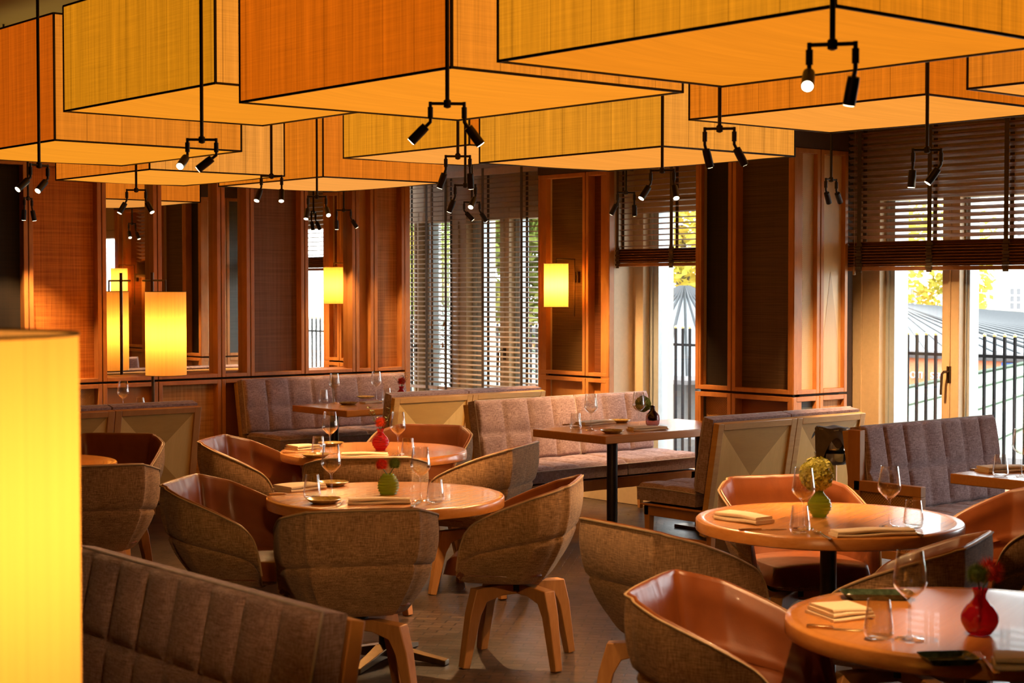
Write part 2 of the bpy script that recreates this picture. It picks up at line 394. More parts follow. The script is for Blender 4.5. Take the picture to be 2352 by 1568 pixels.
# returns of the piers (faces that look back along Y)
RREC = .033
def ret(w, Y, xs, uppers, lowers, inward, x_of=None):
    T = wallT((0, Y, 0), (1, 0, 0), (0, inward, 0)); fr = []
    for i in range(len(xs)-1):
        fr.append(panel(w, T, xs[i], xs[i+1], ZL+.012, ZT, uppers[i], rec=RREC)); panel(w, T, xs[i], xs[i+1], .1, ZL-.004, lowers[i], rec=RREC)
    return fr
Yr = y2s[2]
xr = [X2, atY(1883, 900, Yr).x, atY(1946.5, 900, Yr).x]
fr = ret(p2, Yr, xr, [W_CANE, W_LIGHT], [W_BLUE, W_TAN], 1)
# pale wedge inlay on the light return panel
xm = (xr[1]+xr[2])/2; hw = (xr[2]-xr[1])/2-.05
MB().add([(xm-hw, Yr+RREC-.0015, 1.15), (xm+hw, Yr+RREC-.0015, 1.15), (xm+.001, Yr+RREC-.0015, 1.72), (xm-.001, Yr+RREC-.0015, 1.72), (xm-hw, Yr+RREC-.0015, ZL+.042), (xm+hw, Yr+RREC-.0015, ZL+.042)], [(0, 1, 2, 3), (4, 5, 1, 0)]).build('wedge_inlay', W_LIGHT2, fr[1], smooth=0)
ret(p2, y2s[0], [X2, X2+.30, X2+.70], [W_CANE, W_BLUE], [W_BLUE, W_WOODLOW], -1)
for w_, X_, ya, yb_ in ((p1, X1, y1s[2], y1s[0]), (p3, X3, y3s[2], y3s[0])):
    MB().box(X_+.004, X_+.055, ya+.001, ya+.1, .1, ZT).box(X_+.004, X_+.055, yb_-.1, yb_-.001, .1, ZT).build('side_trim', M['oak'], w_, bevel=.003)
    MB().box(X_+.055, 9.3, ya+.002, ya+.1, .1, 2.6).box(X_+.055, 9.3, yb_-.1, yb_-.002, .1, 2.6).build('window_reveal', M['beige_frame'], w_, smooth=0)

# --- outer wall with its window openings (white plaster outside)
op = [(13.4, 12.0), (11.78, 10.10), (9.50, 7.80), (7.19, 5.50), (4.9, 3.2)]
b = MB(); prev = 13.6
for a, c in op:
    b.box(9.30, XO, a, prev, -.6, CEIL); b.box(9.30, XO, c, a, 2.36, CEIL+.3); b.box(9.30, XO, c, a, -.6, .16); prev = c
b.box(9.30, XO, -3, prev, -.6, CEIL)
struct(b.build('wall_outer', M['plaster'], smooth=0))
struct(MB().box(8.3, XO, 13.4, 13.6, -.6, CEIL).build('wall_alcove', M['plaster'], smooth=0))
b = MB(); b.box(9.14, 9.30, -3, 13.4, 2.30, CEIL); struct(b.build('wall_lintel', M['beige_frame'], smooth=0))
struct(MB().box(8.56, 9.2, 7.9, 13.4, 0, .15).box(8.74, 9.2, -3, 7.0, 0, .15).build('trim_2', M['beige_frame'], bevel=.004))

def window(n, stiles, alus, y_hi, y_lo, handles=()):
    """a timber-framed tall window: stiles between y values at X=XW, thin aluminium edges outside, one pane"""
    f = MB()
    for a, c in stiles: f.box(9.13, 9.27, c, a, .16, 2.299)
    f.box(9.134, 9.266, y_lo+.003, y_hi-.003, 2.20, 2.297).box(9.134, 9.266, y_lo+.003, y_hi-.003, .163, .27)
    for a, c in stiles:      # the rebate line down each stile
        mid = (a+c)/2; f.box(9.118, 9.13, mid-.004, mid+.010, .27, 2.2)
    w = struct(f.build('window_%d' % n, M['beige_frame'], bevel=.004))
    g = MB()
    for a, c in alus:
        g.box(9.20, 9.30, c, a, .2, 2.28); g.box(9.185, 9.2, c+(a-c)*.55, c+(a-c)*.7, .2, 2.28)
    if alus: g.build('outer_edge', M['alu'], w, smooth=0)
    MB().box(9.236, 9.242, y_lo, y_hi, .2, 2.28).build('pane', M['pane'], w, smooth=0)
    for hy in handles:
        h = MB().box(9.118, 9.132, hy-.014, hy+.014, .99, 1.10); h.tube([(9.125, hy, 1.065), (9.07, hy, 1.065), (9.065, hy+.012, 1.05), (9.065, hy+.018, .94), (9.065, hy+.018, .915)], .009, 8)
        h.build('window_handle', M['bronze'], w)
    return w
sx = lambda x, y=700, X=XW-.06: atX(x, y, X).y
window(1, [(sx(952), sx(964)), (13.4, 13.3), (sx(1040), sx(1073))], [(sx(964), sx(981))], 13.4, sx(1073), [sx(957)])
window(2, [(sx(1150), sx(1171)), (10.08, 9.98)], [(sx(1074), sx(1096)), (sx(1171), sx(1182))], sx(1073), 9.98, [sx(1162)])
window(3, [(sx(1405), sx(1479)), (7.86, 7.70)], [(sx(1479), sx(1500))], sx(1405), 7.70)
window(4, [(sx(1944), sx(2022)), (sx(2166), sx(2205)), (5.56, 5.45)], [(sx(2022), sx(2042)), (sx(2205), sx(2215))], sx(1944), 5.45, [sx(2184)])
window(5, [(5.0, 4.85), (4.0, 3.88), (3.25, 3.1)], [], 5.0, 3.1)

# ------------------------------------------------------------------ blinds
def blind(label, X, y_hi, y_lo, z_top, z_bot, stack, tilt, tapes, slat_m, group, pitch=.0425, cords=(), darktop=0):
    r = thing('venetian_blind', label, 'blind', (X, (y_hi+y_lo)/2, z_top), 0, group)
    b = MB(); z = z_top-.05; zs = z_bot+stack
    w, th = .025, .0022
    def slat(z, tl):
        c, s_ = cos(tl), sin(tl); p = []
        for u, k in ((-w, 0), (0, .004), (w, 0)):
            p.append((u*c - k*s_, u*s_ + k*c))
        vs = []
        for yy in (y_lo, y_hi):
            for (px, pz) in p: vs.append((X+px, yy, z+pz))
            for (px, pz) in p: vs.append((X+px, yy, z+pz+th))
        b.add(vs, [(0, 1, 7, 6), (1, 2, 8, 7), (3, 9, 10, 4), (4, 10, 11, 5), (0, 6, 9, 3), (2, 5, 11, 8), (0, 3, 4, 1), (1, 4, 5, 2), (6, 7, 10, 9), (7, 8, 11, 10)])
    while z > zs+.01: slat(z, tilt); z -= pitch
    k = z_bot+.03; nk = 0
    while k < zs: slat(k, (.10, -.06, .05, -.10)[nk % 4]); k += .0048; nk += 1
    inv = Matrix.Translation(-r.location); b.v = [inv @ v for v in b.v]
    b.build('slats', slat_m, r, smooth=0)
    MB().at(inv).box(X-.028, X+.028, y_lo, y_hi, z_bot, z_bot+.026).build('bottom_rail', slat_m, r, bevel=.003)
    MB().at(inv).box(X-.03, X+.03, y_lo, y_hi, z_top-.06, z_top).build('head_rail', slat_m, r, bevel=.003)
    for ty in tapes:
        tb = MB().at(inv)
        tb.box(X-.0315, X-.030, ty-.016, ty+.016, zs if stack > .05 else z_bot, z_top); tb.box(X+.030, X+.0315, ty-.016, ty+.016, zs if stack > .05 else z_bot, z_top)
        if stack > .05:      # the tape bunches up in folds over the raised stack
            n = 9
            for i in range(n):
                zz = z_bot-.012+(stack+.03)*i/n; tb.box(X-.034-(i % 2)*.010, X-.030, ty-.02-(i % 3)*.004, ty+.02, zz, zz+stack/n*.95)
        tb.build('ladder_tape', M['tape'], r, smooth=0)
    for cy, z0 in cords:
        c = MB().at(inv); c.tube([(X-.04, cy, z_top-.06), (X-.042, cy, z0+.04)], .0016, 6); c.lathe([(.003, .045), (.006, .03), (.011, .0), (.004, -.004)], 10, (X-.042, cy, z0), True, True)
        c.build('pull_cord', M['cord'], r)
    return r
bx = lambda x, X: atX(x, 660, X).y
XB1 = 9.03
blind('narrow venetian blind let down next to the end of the panelled back wall', XB1, bx(915, XB1), bx(1011, XB1), 2.64, .70, 0, .21, [bx(986, XB1), bx(940, XB1)], M['slat_pale'], 'venetian blinds', cords=[(bx(991, XB1-.04), 1.27), (bx(992, XB1-.04), 1.07)])
blind('wide venetian blind fully let down left of the lit sconce', XB1, bx(1013, XB1), bx(1262, XB1), 2.64, .70, 0, .21, [bx(1030, XB1), bx(1115, XB1), bx(1204, XB1)], M['slat_pale'], 'venetian blinds', cords=[(bx(1020, XB1-.04), 1.27), (bx(1017, XB1-.04), 1.08)])
XB2 = 8.98
zb2 = atX(1450, 612, XB2).z
blind('half raised narrow wooden blind between the two window piers', XB2, bx(1402, XB2), 7.84, 2.66, zb2, .135, -.10, [bx(1424, XB2), bx(1548, XB2)], M['slat'], 'venetian blinds')
XB3 = 8.93
zb3 = atX(1960, 622, XB3).z
blind('large raised wooden blind over the terrace window with the railing view', XB3, bx(1947, XB3), 5.52, 2.72, zb3, .165, -.42, [bx(1979, XB3), bx(2140, XB3), bx(2316, XB3)], M['slat'], 'venetian blinds', cords=[(bx(1962, XB3-.04), 1.70)])

# ------------------------------------------------------------------ lanterns
M['lantern_top'] = emis('lantern_open_top', (1, .62, .2), .9)
EDGE = .009
def lantern(label, x, y, zb, su, sv, cX, cY, cB, ztop=2.96):
    """x,y: corner nearest the camera; su: length along Y, sv: along X"""
    r = thing('box_lantern', label, 'lantern', (x+sv/2, y+su/2, zb), 0, 'fabric box lanterns under the ceiling')
    h = ztop-zb; hx, hy = sv/2, su/2
    i = len(LABELS)
    mx = lantern_cloth('lantern_cloth_a%d' % i, srgb(*cX)); my = lantern_cloth('lantern_cloth_b%d' % i, srgb(*cY)); mb_ = lantern_cloth('lantern_base_cloth%d' % i, srgb(*cB), True)
    MB().box(-hx, -hx+.004, -hy, hy, 0, h).build('side_panel', mx, r, smooth=0)
    MB().box(hx-.004, hx, -hy, hy, 0, h).build('side_panel', mx, r, smooth=0)
    MB().box(-hx+.004, hx-.004, -hy, -hy+.004, 0, h).build('side_panel', my, r, smooth=0)
    MB().box(-hx+.004, hx-.004, hy-.004, hy, 0, h).build('side_panel', my, r, smooth=0)
    sag = .030
    MB().grid(lambda u, v: ((u-.5)*(sv-.012), (v-.5)*(su-.012), .002-sag*(1-(2*u-1)**2)**.7*(1-(2*v-1)**2)**.7), 20, 20).build('bottom_panel', mb_, r)
    MB().box(-hx+.05, hx-.05, -hy+.05, hy-.05, h-.01, h-.006).build('top_panel', M['lantern_top'], r, smooth=0)
    f = MB(); e = EDGE
    for sx_ in (-1, 1):
        for sy_ in (-1, 1):
            f.box(sx_*hx-e/2 if sx_ > 0 else -hx-e/2+0, sx_*hx+e/2, sy_*hy-e/2, sy_*hy+e/2, -e/2, h)
    for zz in (0, h):
        for s_ in (-1, 1):
            f.box(s_*hx-e/2, s_*hx+e/2, -hy, hy, zz-e/2, zz+e/2); f.box(-hx, hx, s_*hy-e/2, s_*hy+e/2, zz-e/2, zz+e/2)
    f.build('frame', M['black'], r, smooth=0)
    hg = MB()
    for sx_ in (-1, 1):
        for sy_ in (-1, 1): hg.tube([(sx_*hx*.6, sy_*hy*.6, h-.01), (sx_*hx*.6, sy_*hy*.6, CEIL-zb)], .006, 8)
    hg.build('hanger', M['black'], r)
    return r
SPOTS = []
def corner(x, y, zb): p = atz(x, y, zb); return p.x, p.y
# the added fill spotlights, unseen above the camera, follow the track spots
MUST = (222, 148, 22); ORNG = (212, 108, 12); LITE = (240, 152, 40); BOT = (246, 160, 38); BOT2 = (250, 172, 62)
for lab, px, py, zb, su, sv, cX, cY, cB in (
    ('biggest amber box lantern at the top, nearest the camera, spotlights on its corner', 1917.6, 13.6, 2.36, 1.40, 1.07, (224, 146, 22), (226, 138, 20), (240, 148, 28)),
    ('deep orange box lantern at top centre with a spotlight rod on its corner', 1037.5, 154.5, 2.367, 1.40, 1.12, (208, 102, 8), (240, 146, 34), (250, 160, 36)),
    ('mustard box lantern at upper left, third from the camera in its row', 495, 190.5, 2.46, 1.44, 1.10, (208, 136, 16), (242, 156, 44), (244, 158, 34)),
    ('yellow box lantern hanging before the two window piers', 1522, 336, 2.32, 1.46, 1.00, (226, 152, 32), (242, 164, 54), (248, 168, 60)),
    ('orange box lantern at upper right in front of the raised blind', 2128, 216.5, 2.44, 1.40, 1.07, (226, 126, 20), (214, 112, 14), (250, 168, 58)),
    ('rust orange box lantern cut by the left edge, its lit top showing', 126, 321.4, 2.34, 1.38, 1.05, (196, 92, 8), (228, 138, 32), (246, 162, 36)),
    ('low box lantern in front of the tall mirrors', 343.5, 388.8, 2.342, 1.34, .97, (220, 122, 22), (238, 160, 56), (248, 166, 46)),
    ('orange box lantern above the brown woven wall panel', 742, 406, 2.333, 1.34, 1.00, (222, 126, 22), (226, 126, 26), (248, 172, 70)),
    ('small-looking mustard box lantern between the centre lantern and the window', 1078, 332.5, 2.438, 1.29, .98, (228, 150, 26), (220, 116, 16), (250, 172, 66)),
):
    x, y = corner(px, py, zb); lantern(lab, x, y, zb, su, sv, cX, cY, cB)
# the lantern at the right edge of the frame: its far left corner is measured
pj = atz(2222.7, 204, 2.42); lantern('orange box lantern cut by the right edge of the frame', pj.x, pj.y-1.4, 2.42, 1.40, 1.07, (222, 128, 24), (214, 112, 14), (250, 168, 60))

# ------------------------------------------------------------------ track spots
WARM = (1.0, .56, .23)
M['lens'] = emis('lamp_lens', (1, .80, .5), 14)
def spot(label, x, yb, hl, hr, yaw=0, zbar=2.24, D=None, span=.115, watts=64, lit=(1, 1), cone=62):
    if D: zbar = EYE+(658-yb)*D/F
    else: D = (zbar-EYE)*F/(658-yb)
    p = wpos(x, D, zbar)
    r = thing('ceiling_spotlight', label, 'spotlight', p, 0, 'twin-headed ceiling spotlights')
    MB().tube([(0, 0, .0), (0, 0, CEIL-zbar-.02)], .0075, 10).build('rod', M['black'], r)
    MB().lathe([(.055, -.02), (.055, .0), (.03, -.028)][:2], 24, (0, 0, CEIL-zbar), True, True).build('canopy', M['black'], r)
    bd = (RT*cos(radians(yaw)) + FW*sin(radians(yaw)))
    b = MB(); b.tube([bd*(-span/2), bd*(span/2)], .0055, 8); b.lathe([(.004, -.016), (.013, -.012), (.013, .010), (.006, .016)], 14, (0, 0, 0), True, True)
    b.build('crossbar', M['black'], r)
    for sgn, (tl, tf), on in ((-1, hl, lit[0]), (1, hr, lit[1])):
        q = bd*(sgn*span/2); k = q - UP*.062
        d = (Vector((0, 0, -1)) + RT*tl + FW*tf).normalized()
        h = MB(); h.tube([q+UP*.006, q-UP*.03], [.006, .006], 8); h.tube([q-UP*.012, q-UP*.05], [.0095, .0095], 10); h.tube([q-UP*.05, k, k+d*.02], [.006, .006, .006], 8)
        a = k+d*.022; e = a+d*.072
        h.tube([a-d*.002, a, a+d*.02, e], [.008, .0155, .0165, .0165], 16)
        hd = h.build('spot_head', M['black'], r)
        l = MB(); l.tube([e-d*.001, e+d*.0012], .0140, 16); l.build('lens', M['lens'] if on else M['chrome'], hd, smooth=0)
        if on:
            L = light('SPOT', 'spot_lamp', e+d*.006, watts, WARM, hd, spot_size=radians(cone), spot_blend=.7, shadow_soft_size=.016)
            L.rotation_euler = d.to_track_quat('-Z', 'Y').to_euler()
for a in (
    ('twin spotlight nearest the camera, one bulb blazing white', 1908, 105, (-.35, -1.5), (-.12, .3), -14),
    ('twin spotlight at top centre, heads splayed outwards over the middle round table', 1028, 240, (-1.0, .1), (.75, .2), 5),
    ('twin spotlight at upper left with one bright bulb facing out', 466, 322, (-.3, -1.5), (-1.3, .0), 4),
    ('twin spotlight close to the left edge, heads seen nearly in line', 93, 380, (-.75, -.9), (-.5, -1.0), 62),
    ('twin spotlight hanging before the mirror with the wall light reflection', 315, 437, (-.5, -.3), (.6, -.4), 3),
    ('twin spotlight over the brown woven panel, both heads aimed down', 625, 405, (-.25, -.6), (.05, -.6), -2),
    ('twin spotlight hanging in front of the sconce reflection mirror', 729, 452, (-.1, -.5), (.4, -1.1), 0),
    ('twin spotlight hanging second down in the cluster at centre', 1052, 360, (-.35, .25), (.05, .35), 2),
    ('twin spotlight with one lit head, third down in the cluster at centre', 1069, 426, (-.4, .2), (-.4, -1.0), -6),
    ('lowest twin spotlight of the cluster before the wide blind', 1084, 465, (.95, .3), (.65, .3), 8),
    ('twin spotlight at the lantern corner above the purple vase table', 1520, 392, (-.65, -.4), (.1, -.7), -20),
    ('dim twin spotlight against the half raised narrow blind', 1437, 443, (-.5, .4), (.05, .4), 12),
    ('twin spotlight under the right-hand lantern before the dark pier', 1651, 297, (.30, .4), (.6, .45), -6),
    ('twin spotlight with narrow spread near the pale return of the pier', 1907, 413, (.40, .7), (.55, .9), 48),
    ('twin spotlight in front of the large raised blind', 2126, 345, (-.05, .05), (-.7, .05), -4),
    ('small twin spotlight close to the black wall panel', 67, 456, (-.1, .15), (.15, .15), 80),
    ('twin spotlight overlapping the frame beside the sconce mirror', 790, 483, (.0, .15), (.6, .3), 0),
):
    spot(*a, watts=48 if a[1] == 1651 else 155 if a[1] > 1040 else 104, D={1908: 4.22, 466: 6.72, 93: 7.98, 315: 10.25, 729: 10.75, 1069: 9.3, 1520: 8.08, 2126: 6.92}.get(a[1]))
for lab, x, y_, hl, hr in (  # two spotlights added out of view to brighten the front tables and chairs
    ('added unseen fill spotlight above the camera aimed at the middle tables', 1000, -330, (-.25, 2.2), (.02, 2.3)), ('added unseen fill spotlight above the near right table', 1900, -330, (-.2, 1.5), (.45, 1.0))):
    spot(lab, x, y_, hl, hr, watts=85 if 'middle' in lab else 14, cone=46)

# ------------------------------------------------------------------ tables
TZ = .715
def round_table(name_label, x, D, r=.515):
    p = wpos(x, D); t_ = thing('round_table', name_label, 'table', p, radians(20), 'round oak dining tables')
    rb = .036; th = .046
    MB().lathe([(0.0001, TZ), (r-rb, TZ), ], 72).build('table_top', M['table'], t_, smooth=0)
    MB().lathe([(r-rb, TZ-.012), (r-rb, TZ), (r-.005, TZ), (r, TZ-.005), (r, TZ-th+.004), (r-.006, TZ-th), (0.0001, TZ-th)], 72).build('table_edge', M['table_edge'], t_, smooth=50)
    MB().lathe([(.11, TZ-th-.012), (.11, TZ-th)], 24, (0, 0, 0), True, True).build('mounting_plate', M['black'], t_)
    MB().tube([(0, 0, .05), (0, 0, TZ-th)], .032, 20).build('post', M['post'], t_)
    b = MB()
    for k in range(4):
        a = k*pi/2+.15; d = Vector((cos(a), sin(a), 0)); s_ = Vector((-sin(a), cos(a), 0))
        rings = []
        for q, w, z0, z1 in ((.02, .035, .02, .07), (.15, .028, .014, .045), (.29, .022, .0, .022)):
            c = d*q; rings.append([c+s_*w+UP*z0, c-s_*w+UP*z0, c-s_*w+UP*z1, c+s_*w+UP*z1])
        b.loft(rings)
    b.build('star_base', M['brass_dark'], t_, bevel=.003)
    return p
M['brass_dark'] = plain('aged_brass', (.20, .12, .05), .3, .9)
T1 = round_table('round oak table with the green ribbed vase of red and green flowers', 885, 7.17)
T2 = round_table('round oak table set with the red vase, second in line to the back', 858, 9.15)
T3 = round_table('round oak table with the green vase of yellow-green hydrangea', 1906, 6.44)
T4 = round_table('nearest round oak table at lower right with red vase and square green dish', 2250, 4.47)
T0 = round_table('round oak table half hidden behind the glowing foreground lamp shade', 29, 8.47)

def rect_table(label, x0, x1, y0, y1, legs):
    r = thing('rectangular_table', label, 'table', ((x0+x1)/2, (y0+y1)/2, 0), 0, 'rectangular oak tables between the benches')
    T = Matrix.Translation(-r.location); th = .05
    MB().at(T).box(x0, x1, y0, y1, TZ-th, TZ).build('table_top', M['table'], r, bevel=.005)
    for lx, ly in legs:
        lg = MB().at(T).tube([(lx, ly, .02), (lx, ly, TZ-th)], .034, 20).build('leg', M['post'], r)
        MB().at(T).box(lx-.05, lx+.05, ly-min(.19, (y1-y0)*.45), ly+min(.19, (y1-y0)*.45), 0, .022).build('foot_plate', M['brass_dark'], lg, bevel=.004)
    return r
rect_table('rectangular oak table in front of the bench along the back wall', 6.82, 8.15, 10.06, 10.80, [(6.95, 10.42), (7.95, 10.42)])
lg1 = atz(1397, 1010, TZ-.05); lg2 = atz(1556, 1010, TZ-.05)
rect_table('rectangular oak table with the plum glass vase between two facing benches', 6.845, 8.14, 7.325, 8.0, [(7.02, 7.62-.17), (8.02, 7.66)])
rect_table('rectangular oak table cut by the right edge of the frame', 6.77, 8.1, 4.05, 4.80, [(6.95, 4.45), (7.9, 4.45)])
rect_table('small oak table hidden behind the low bench with inlaid back at left, by the mirrors', 5.325, 5.625, 10.76, 11.08, [(5.475, 10.92)])

# ------------------------------------------------------------------ tub chairs
def cr(pts, n):
    out = []
    P = [Vector(p) for p in pts]; P = [P[0]*2-P[1]] + P + [P[-1]*2-P[-2]]; k = len(P)-3
    for i in range(n+1):
        u = i/n*k; j = min(int(u), k-1); f = u-j; a, b, c, d = P[j:j+4]
        out.append(.5*((2*b)+(c-a)*f+(2*a-5*b+4*c-d)*f*f+(3*b-a-3*c+d)*f**3))
    return out
HALF = [(0, -.262, .787), (.10, -.262, .787), (.19, -.256, .785), (.222, -.243, .780), (.285, -.158, .754), (.303, -.115, .740), (.309, 0, .696), (.305, .085, .658), (.298, .140, .626), (.291, .178, .580), (.287, .200, .510), (.284, .212, .430)]
def chair_proto(label, loc, rz):
    r = thing('tub_chair', label, 'chair', loc, rz, None)
    left = [(-a, b, c) for a, b, c in HALF[::-1]]
    N = 92; rim = cr(left[:-1]+HALF, N); NT_ = 26; zb = .362
    seam_s = [i for i, p in enumerate(rim)]
    def prof(t): return .62+.38*(1-(1-t)**2.3)
    def outer(i, t, off=0.0):
        p = rim[i]; k = prof(t)
        z = zb+(p.z-zb)*t
        if t < .16: z = zb-.0+ (p.z-zb)*t*(t/.16)**.35 if t > 0 else zb
        c = Vector((p.x*k, p.y*k+(1-k)*.125, z)); n = Vector((p.x, p.y*.95, 0)).normalized()
        g = 0
        for xs in (-.228, .228):
            d = abs(p.x-xs)*1.3 if p.y < -.1 else 9
            g += .010*exp(-(d/.013)**2)
        g += .004*exp(-(p.x/.012)**2)*(1 if p.y < -.1 else 0)*exp(-((t-.5)/.28)**2)
        g += .011*exp(-((t-.50)/.018)**2)*(1 if p.y < .22 else .3)
        bul = .009*sin(pi*t)+.003*abs(sin(2*pi*t))
        return c + n*(bul-g-off)
    rows = [[outer(i, j/NT_) for j in range(NT_+1)] for i in range(N+1)]
    sh = MB()
    sh.add([p for rw in rows for p in rw], [(i*(NT_+1)+j, (i+1)*(NT_+1)+j, (i+1)*(NT_+1)+j+1, i*(NT_+1)+j+1) for i in range(N) for j in range(NT_)])
    # underside closes the shell
    ring = [rows[i][0] for i in range(N+1)]
    sh.add(ring+[Vector((0, 0, zb-.012))], [(i+1, i, N+1) for i in range(N)]+[(0, N, N+1)])
    # front lip under the seat cushion
    def lip(u, v):
        x = (u-.5)*2*.185; y = .150+.105*sqrt(max(0, 1-(abs(u-.5)*2)**2.6)); a = (v-.15)*pi*.85
        return (x, y-.045+.045*cos(a), .385+.032*sin(a))
    sh.grid(lip, 24, 8)
    shell = sh.build('shell', M['chair_fabric'], r, smooth=60)
    # leather lining
    TH = .036; z0 = .40
    def inner(i, t):
        p = rim[i]; n = Vector((p.x, p.y*.95, 0)).normalized()
        ts = max(0.0, min(1.0, ((z0+(p.z-.004-z0)*t)-zb)/max(p.z-zb, .05)))
        q = outer(i, ts); q = Vector((q.x, q.y, z0+(p.z-.004-z0)*t))
        fold = 0
        for xs in (-.19, .0, .19):
            if p.y < -.1: fold += .007*exp(-((p.x-xs)/.012)**2)
        crease = .006*exp(-((t-.42)/.03)**2)
        wob = .003*noise.noise(Vector((p.x*16, p.y*16, t*2.2)))
        thk = TH*(.55+.45*min(1, (1-t)/.12)) if t > .88 else TH
        puff = .012*sin(pi*min(1, t))*(1 if p.y < .15 else .3)
        q = q - n*(thk+puff-fold-crease+wob); return q
    irows = [[inner(i, j/20) for j in range(21)] for i in range(N+1)]
    il = MB(); il.add([p for rw in irows for p in rw], [(i*21+j, i*21+j+1, (i+1)*21+j+1, (i+1)*21+j) for i in range(N) for j in range(20)])
    # rim strip: leather rolls over the top edge
    rim_o = [rows[i][NT_] for i in range(N+1)]; rim_i = [irows[i][20] for i in range(N+1)]
    K = 5; st = []
    for i in range(N+1):
        a, b = rim_o[i], rim_i[i]
        for k in range(K+1):
            u = k/K; q = a.lerp(b, u); q = q + UP*(.010*sin(pi*u)); st.append(q)
    il.add(st, [(i*(K+1)+k, (i+1)*(K+1)+k, (i+1)*(K+1)+k+1, i*(K+1)+k+1) for i in range(N) for k in range(K)])
    for i in (0, N):   # close the arm fronts
        col = [rows[i][j] for j in range(4, NT_+1)]; ic = irows[i]
        il.add([rows[i][8], rows[i][16], rows[i][NT_], ic[20], ic[10], ic[0]], [(0, 1, 4, 5), (1, 2, 3, 4)])
    il.build('lining', M['leather'], r, smooth=70)
    MB().tube([p+UP*.001+Vector((p.x, p.y, 0)).normalized()*.002 for p in rim_o], .0045, 6).build('piping', M['piping'], shell)
    # seat cushion
    def seat(u, v):
        a = (u-.5)*2; w = .236-.01*v; y = -.130+.420*v
        e = min(1, (1-abs(a))/.10); f = min(1, min(v, 1-v)/.12)
        rr = sqrt(max(0, 1-(1-e)**2))*sqrt(max(0, 1-(1-f)**2))
        cx = a*w*(1-.10*(v > .9)*(v-.9)*10)
        if v < .4: cx *= .72+.28*sqrt(v/.4)
        return (cx, y, .400+.072*rr+.012*(1-a*a)*rr)
    sb = MB(); sb.grid(seat, 24, 26)
    sb.grid(lambda u, v: (lambda p: (p[0]*.78, p[1]*.95+.004, .398))(seat(u, v)), 24, 26, True)
    e_ = [(0, k/26) for k in range(27)]+[(k/24, 1) for k in range(1, 25)]+[(1, 1-k/26) for k in range(1, 27)]+[(1-k/24, 0) for k in range(1, 24)]
    ea = [Vector(seat(*q)) for q in e_]; eb = [Vector((p.x*.78, p.y*.95+.004, .398)) for p in ea]; n_ = len(ea)
    sb.add(ea+eb, [(k, (k+1) % n_, n_+(k+1) % n_, n_+k) for k in range(n_)])
    sb.build('seat_cushion', M['leather'], r, smooth=70)
    MB().lathe([(.05, .31), (.05, .362)], 20, (0, 0, 0), True, True).build('swivel', M['black'], r)
    for k in range(4):
        a = pi/4+k*pi/2; d = Vector((cos(a), sin(a), 0)); s_ = Vector((-sin(a), cos(a), 0)); lg = MB()
        def sec(q, z, w, dirn, h):
            c = d*q+UP*z; return [c+s_*w-dirn*h, c-s_*w-dirn*h, c-s_*w+dirn*h, c+s_*w+dirn*h]
        up1 = UP; up2 = (UP*.75+d*.66).normalized(); out = (d+UP*.2).normalized()
        lg.loft([sec(.0, .314, .024, UP, .020), sec(.10, .318, .026, UP, .023), sec(.205, .304, .027, up2, .040), sec(.235, .225, .025, out, .027), sec(.280, .0, .019, out, .019)])
        lg.build('leg', M['leg_wood'], r, bevel=.004)
    return r
c_specs = [
    ('tub chair with its back to the camera, at the front of the middle round table', 815, 6.40, -12),
    ('tub chair at the left side of the green vase table, brown leather lining showing', 538, 7.10, 100),
    ('tub chair at the right side of the green vase table, table shadow on its tweed', 1190, 7.16, -80),
    ('tub chair at the left side of the red vase table, under the wall bench', 586, 9.06, 100),
    ('tub chair at the right side of the red vase table, only its tweed wing showing', 1104, 8.80, -70),
    ('tub chair between the two middle round tables, back to the camera', 838, 8.30, -8),
    ('tub chair behind the red vase table, leather back facing the camera', 956, 9.70, 196),
    ('tub chair behind the hydrangea table, leather inside facing the camera', 1832, 7.02, 165),
    ('leather-lined tub chair right of the hydrangea table, cut by the frame edge', 2330, 6.75, -98),
    ('tweed tub chair to the left of the hydrangea table, just above the nearest chair', 1545, 5.93, 56),
    ('tweed tub chair between the hydrangea table and the nearest table', 2076, 5.56, -62),
    ('nearest tub chair at lower right, glossy tan leather lining catching daylight', 1698, 4.56, 114),
    ('tweed tub chair at the right frame edge above the nearest red vase', 2440, 5.35, -60),
    ('tweed tub chair beside the glowing foreground shade, back to the camera', 206, 7.92, -22),
    ('leather tub chair behind the lamp-hidden table in front of the inlaid bench', 235, 9.10, 185),
]
proto = None
for lab, x, D, phi in c_specs:
    if proto is None: proto = chair_proto(lab, wpos(x, D), face(phi)); proto['group'] = 'tweed and leather tub chairs'
    else: dup(proto, lab, wpos(x, D), face(phi), 'tweed and leather tub chairs')

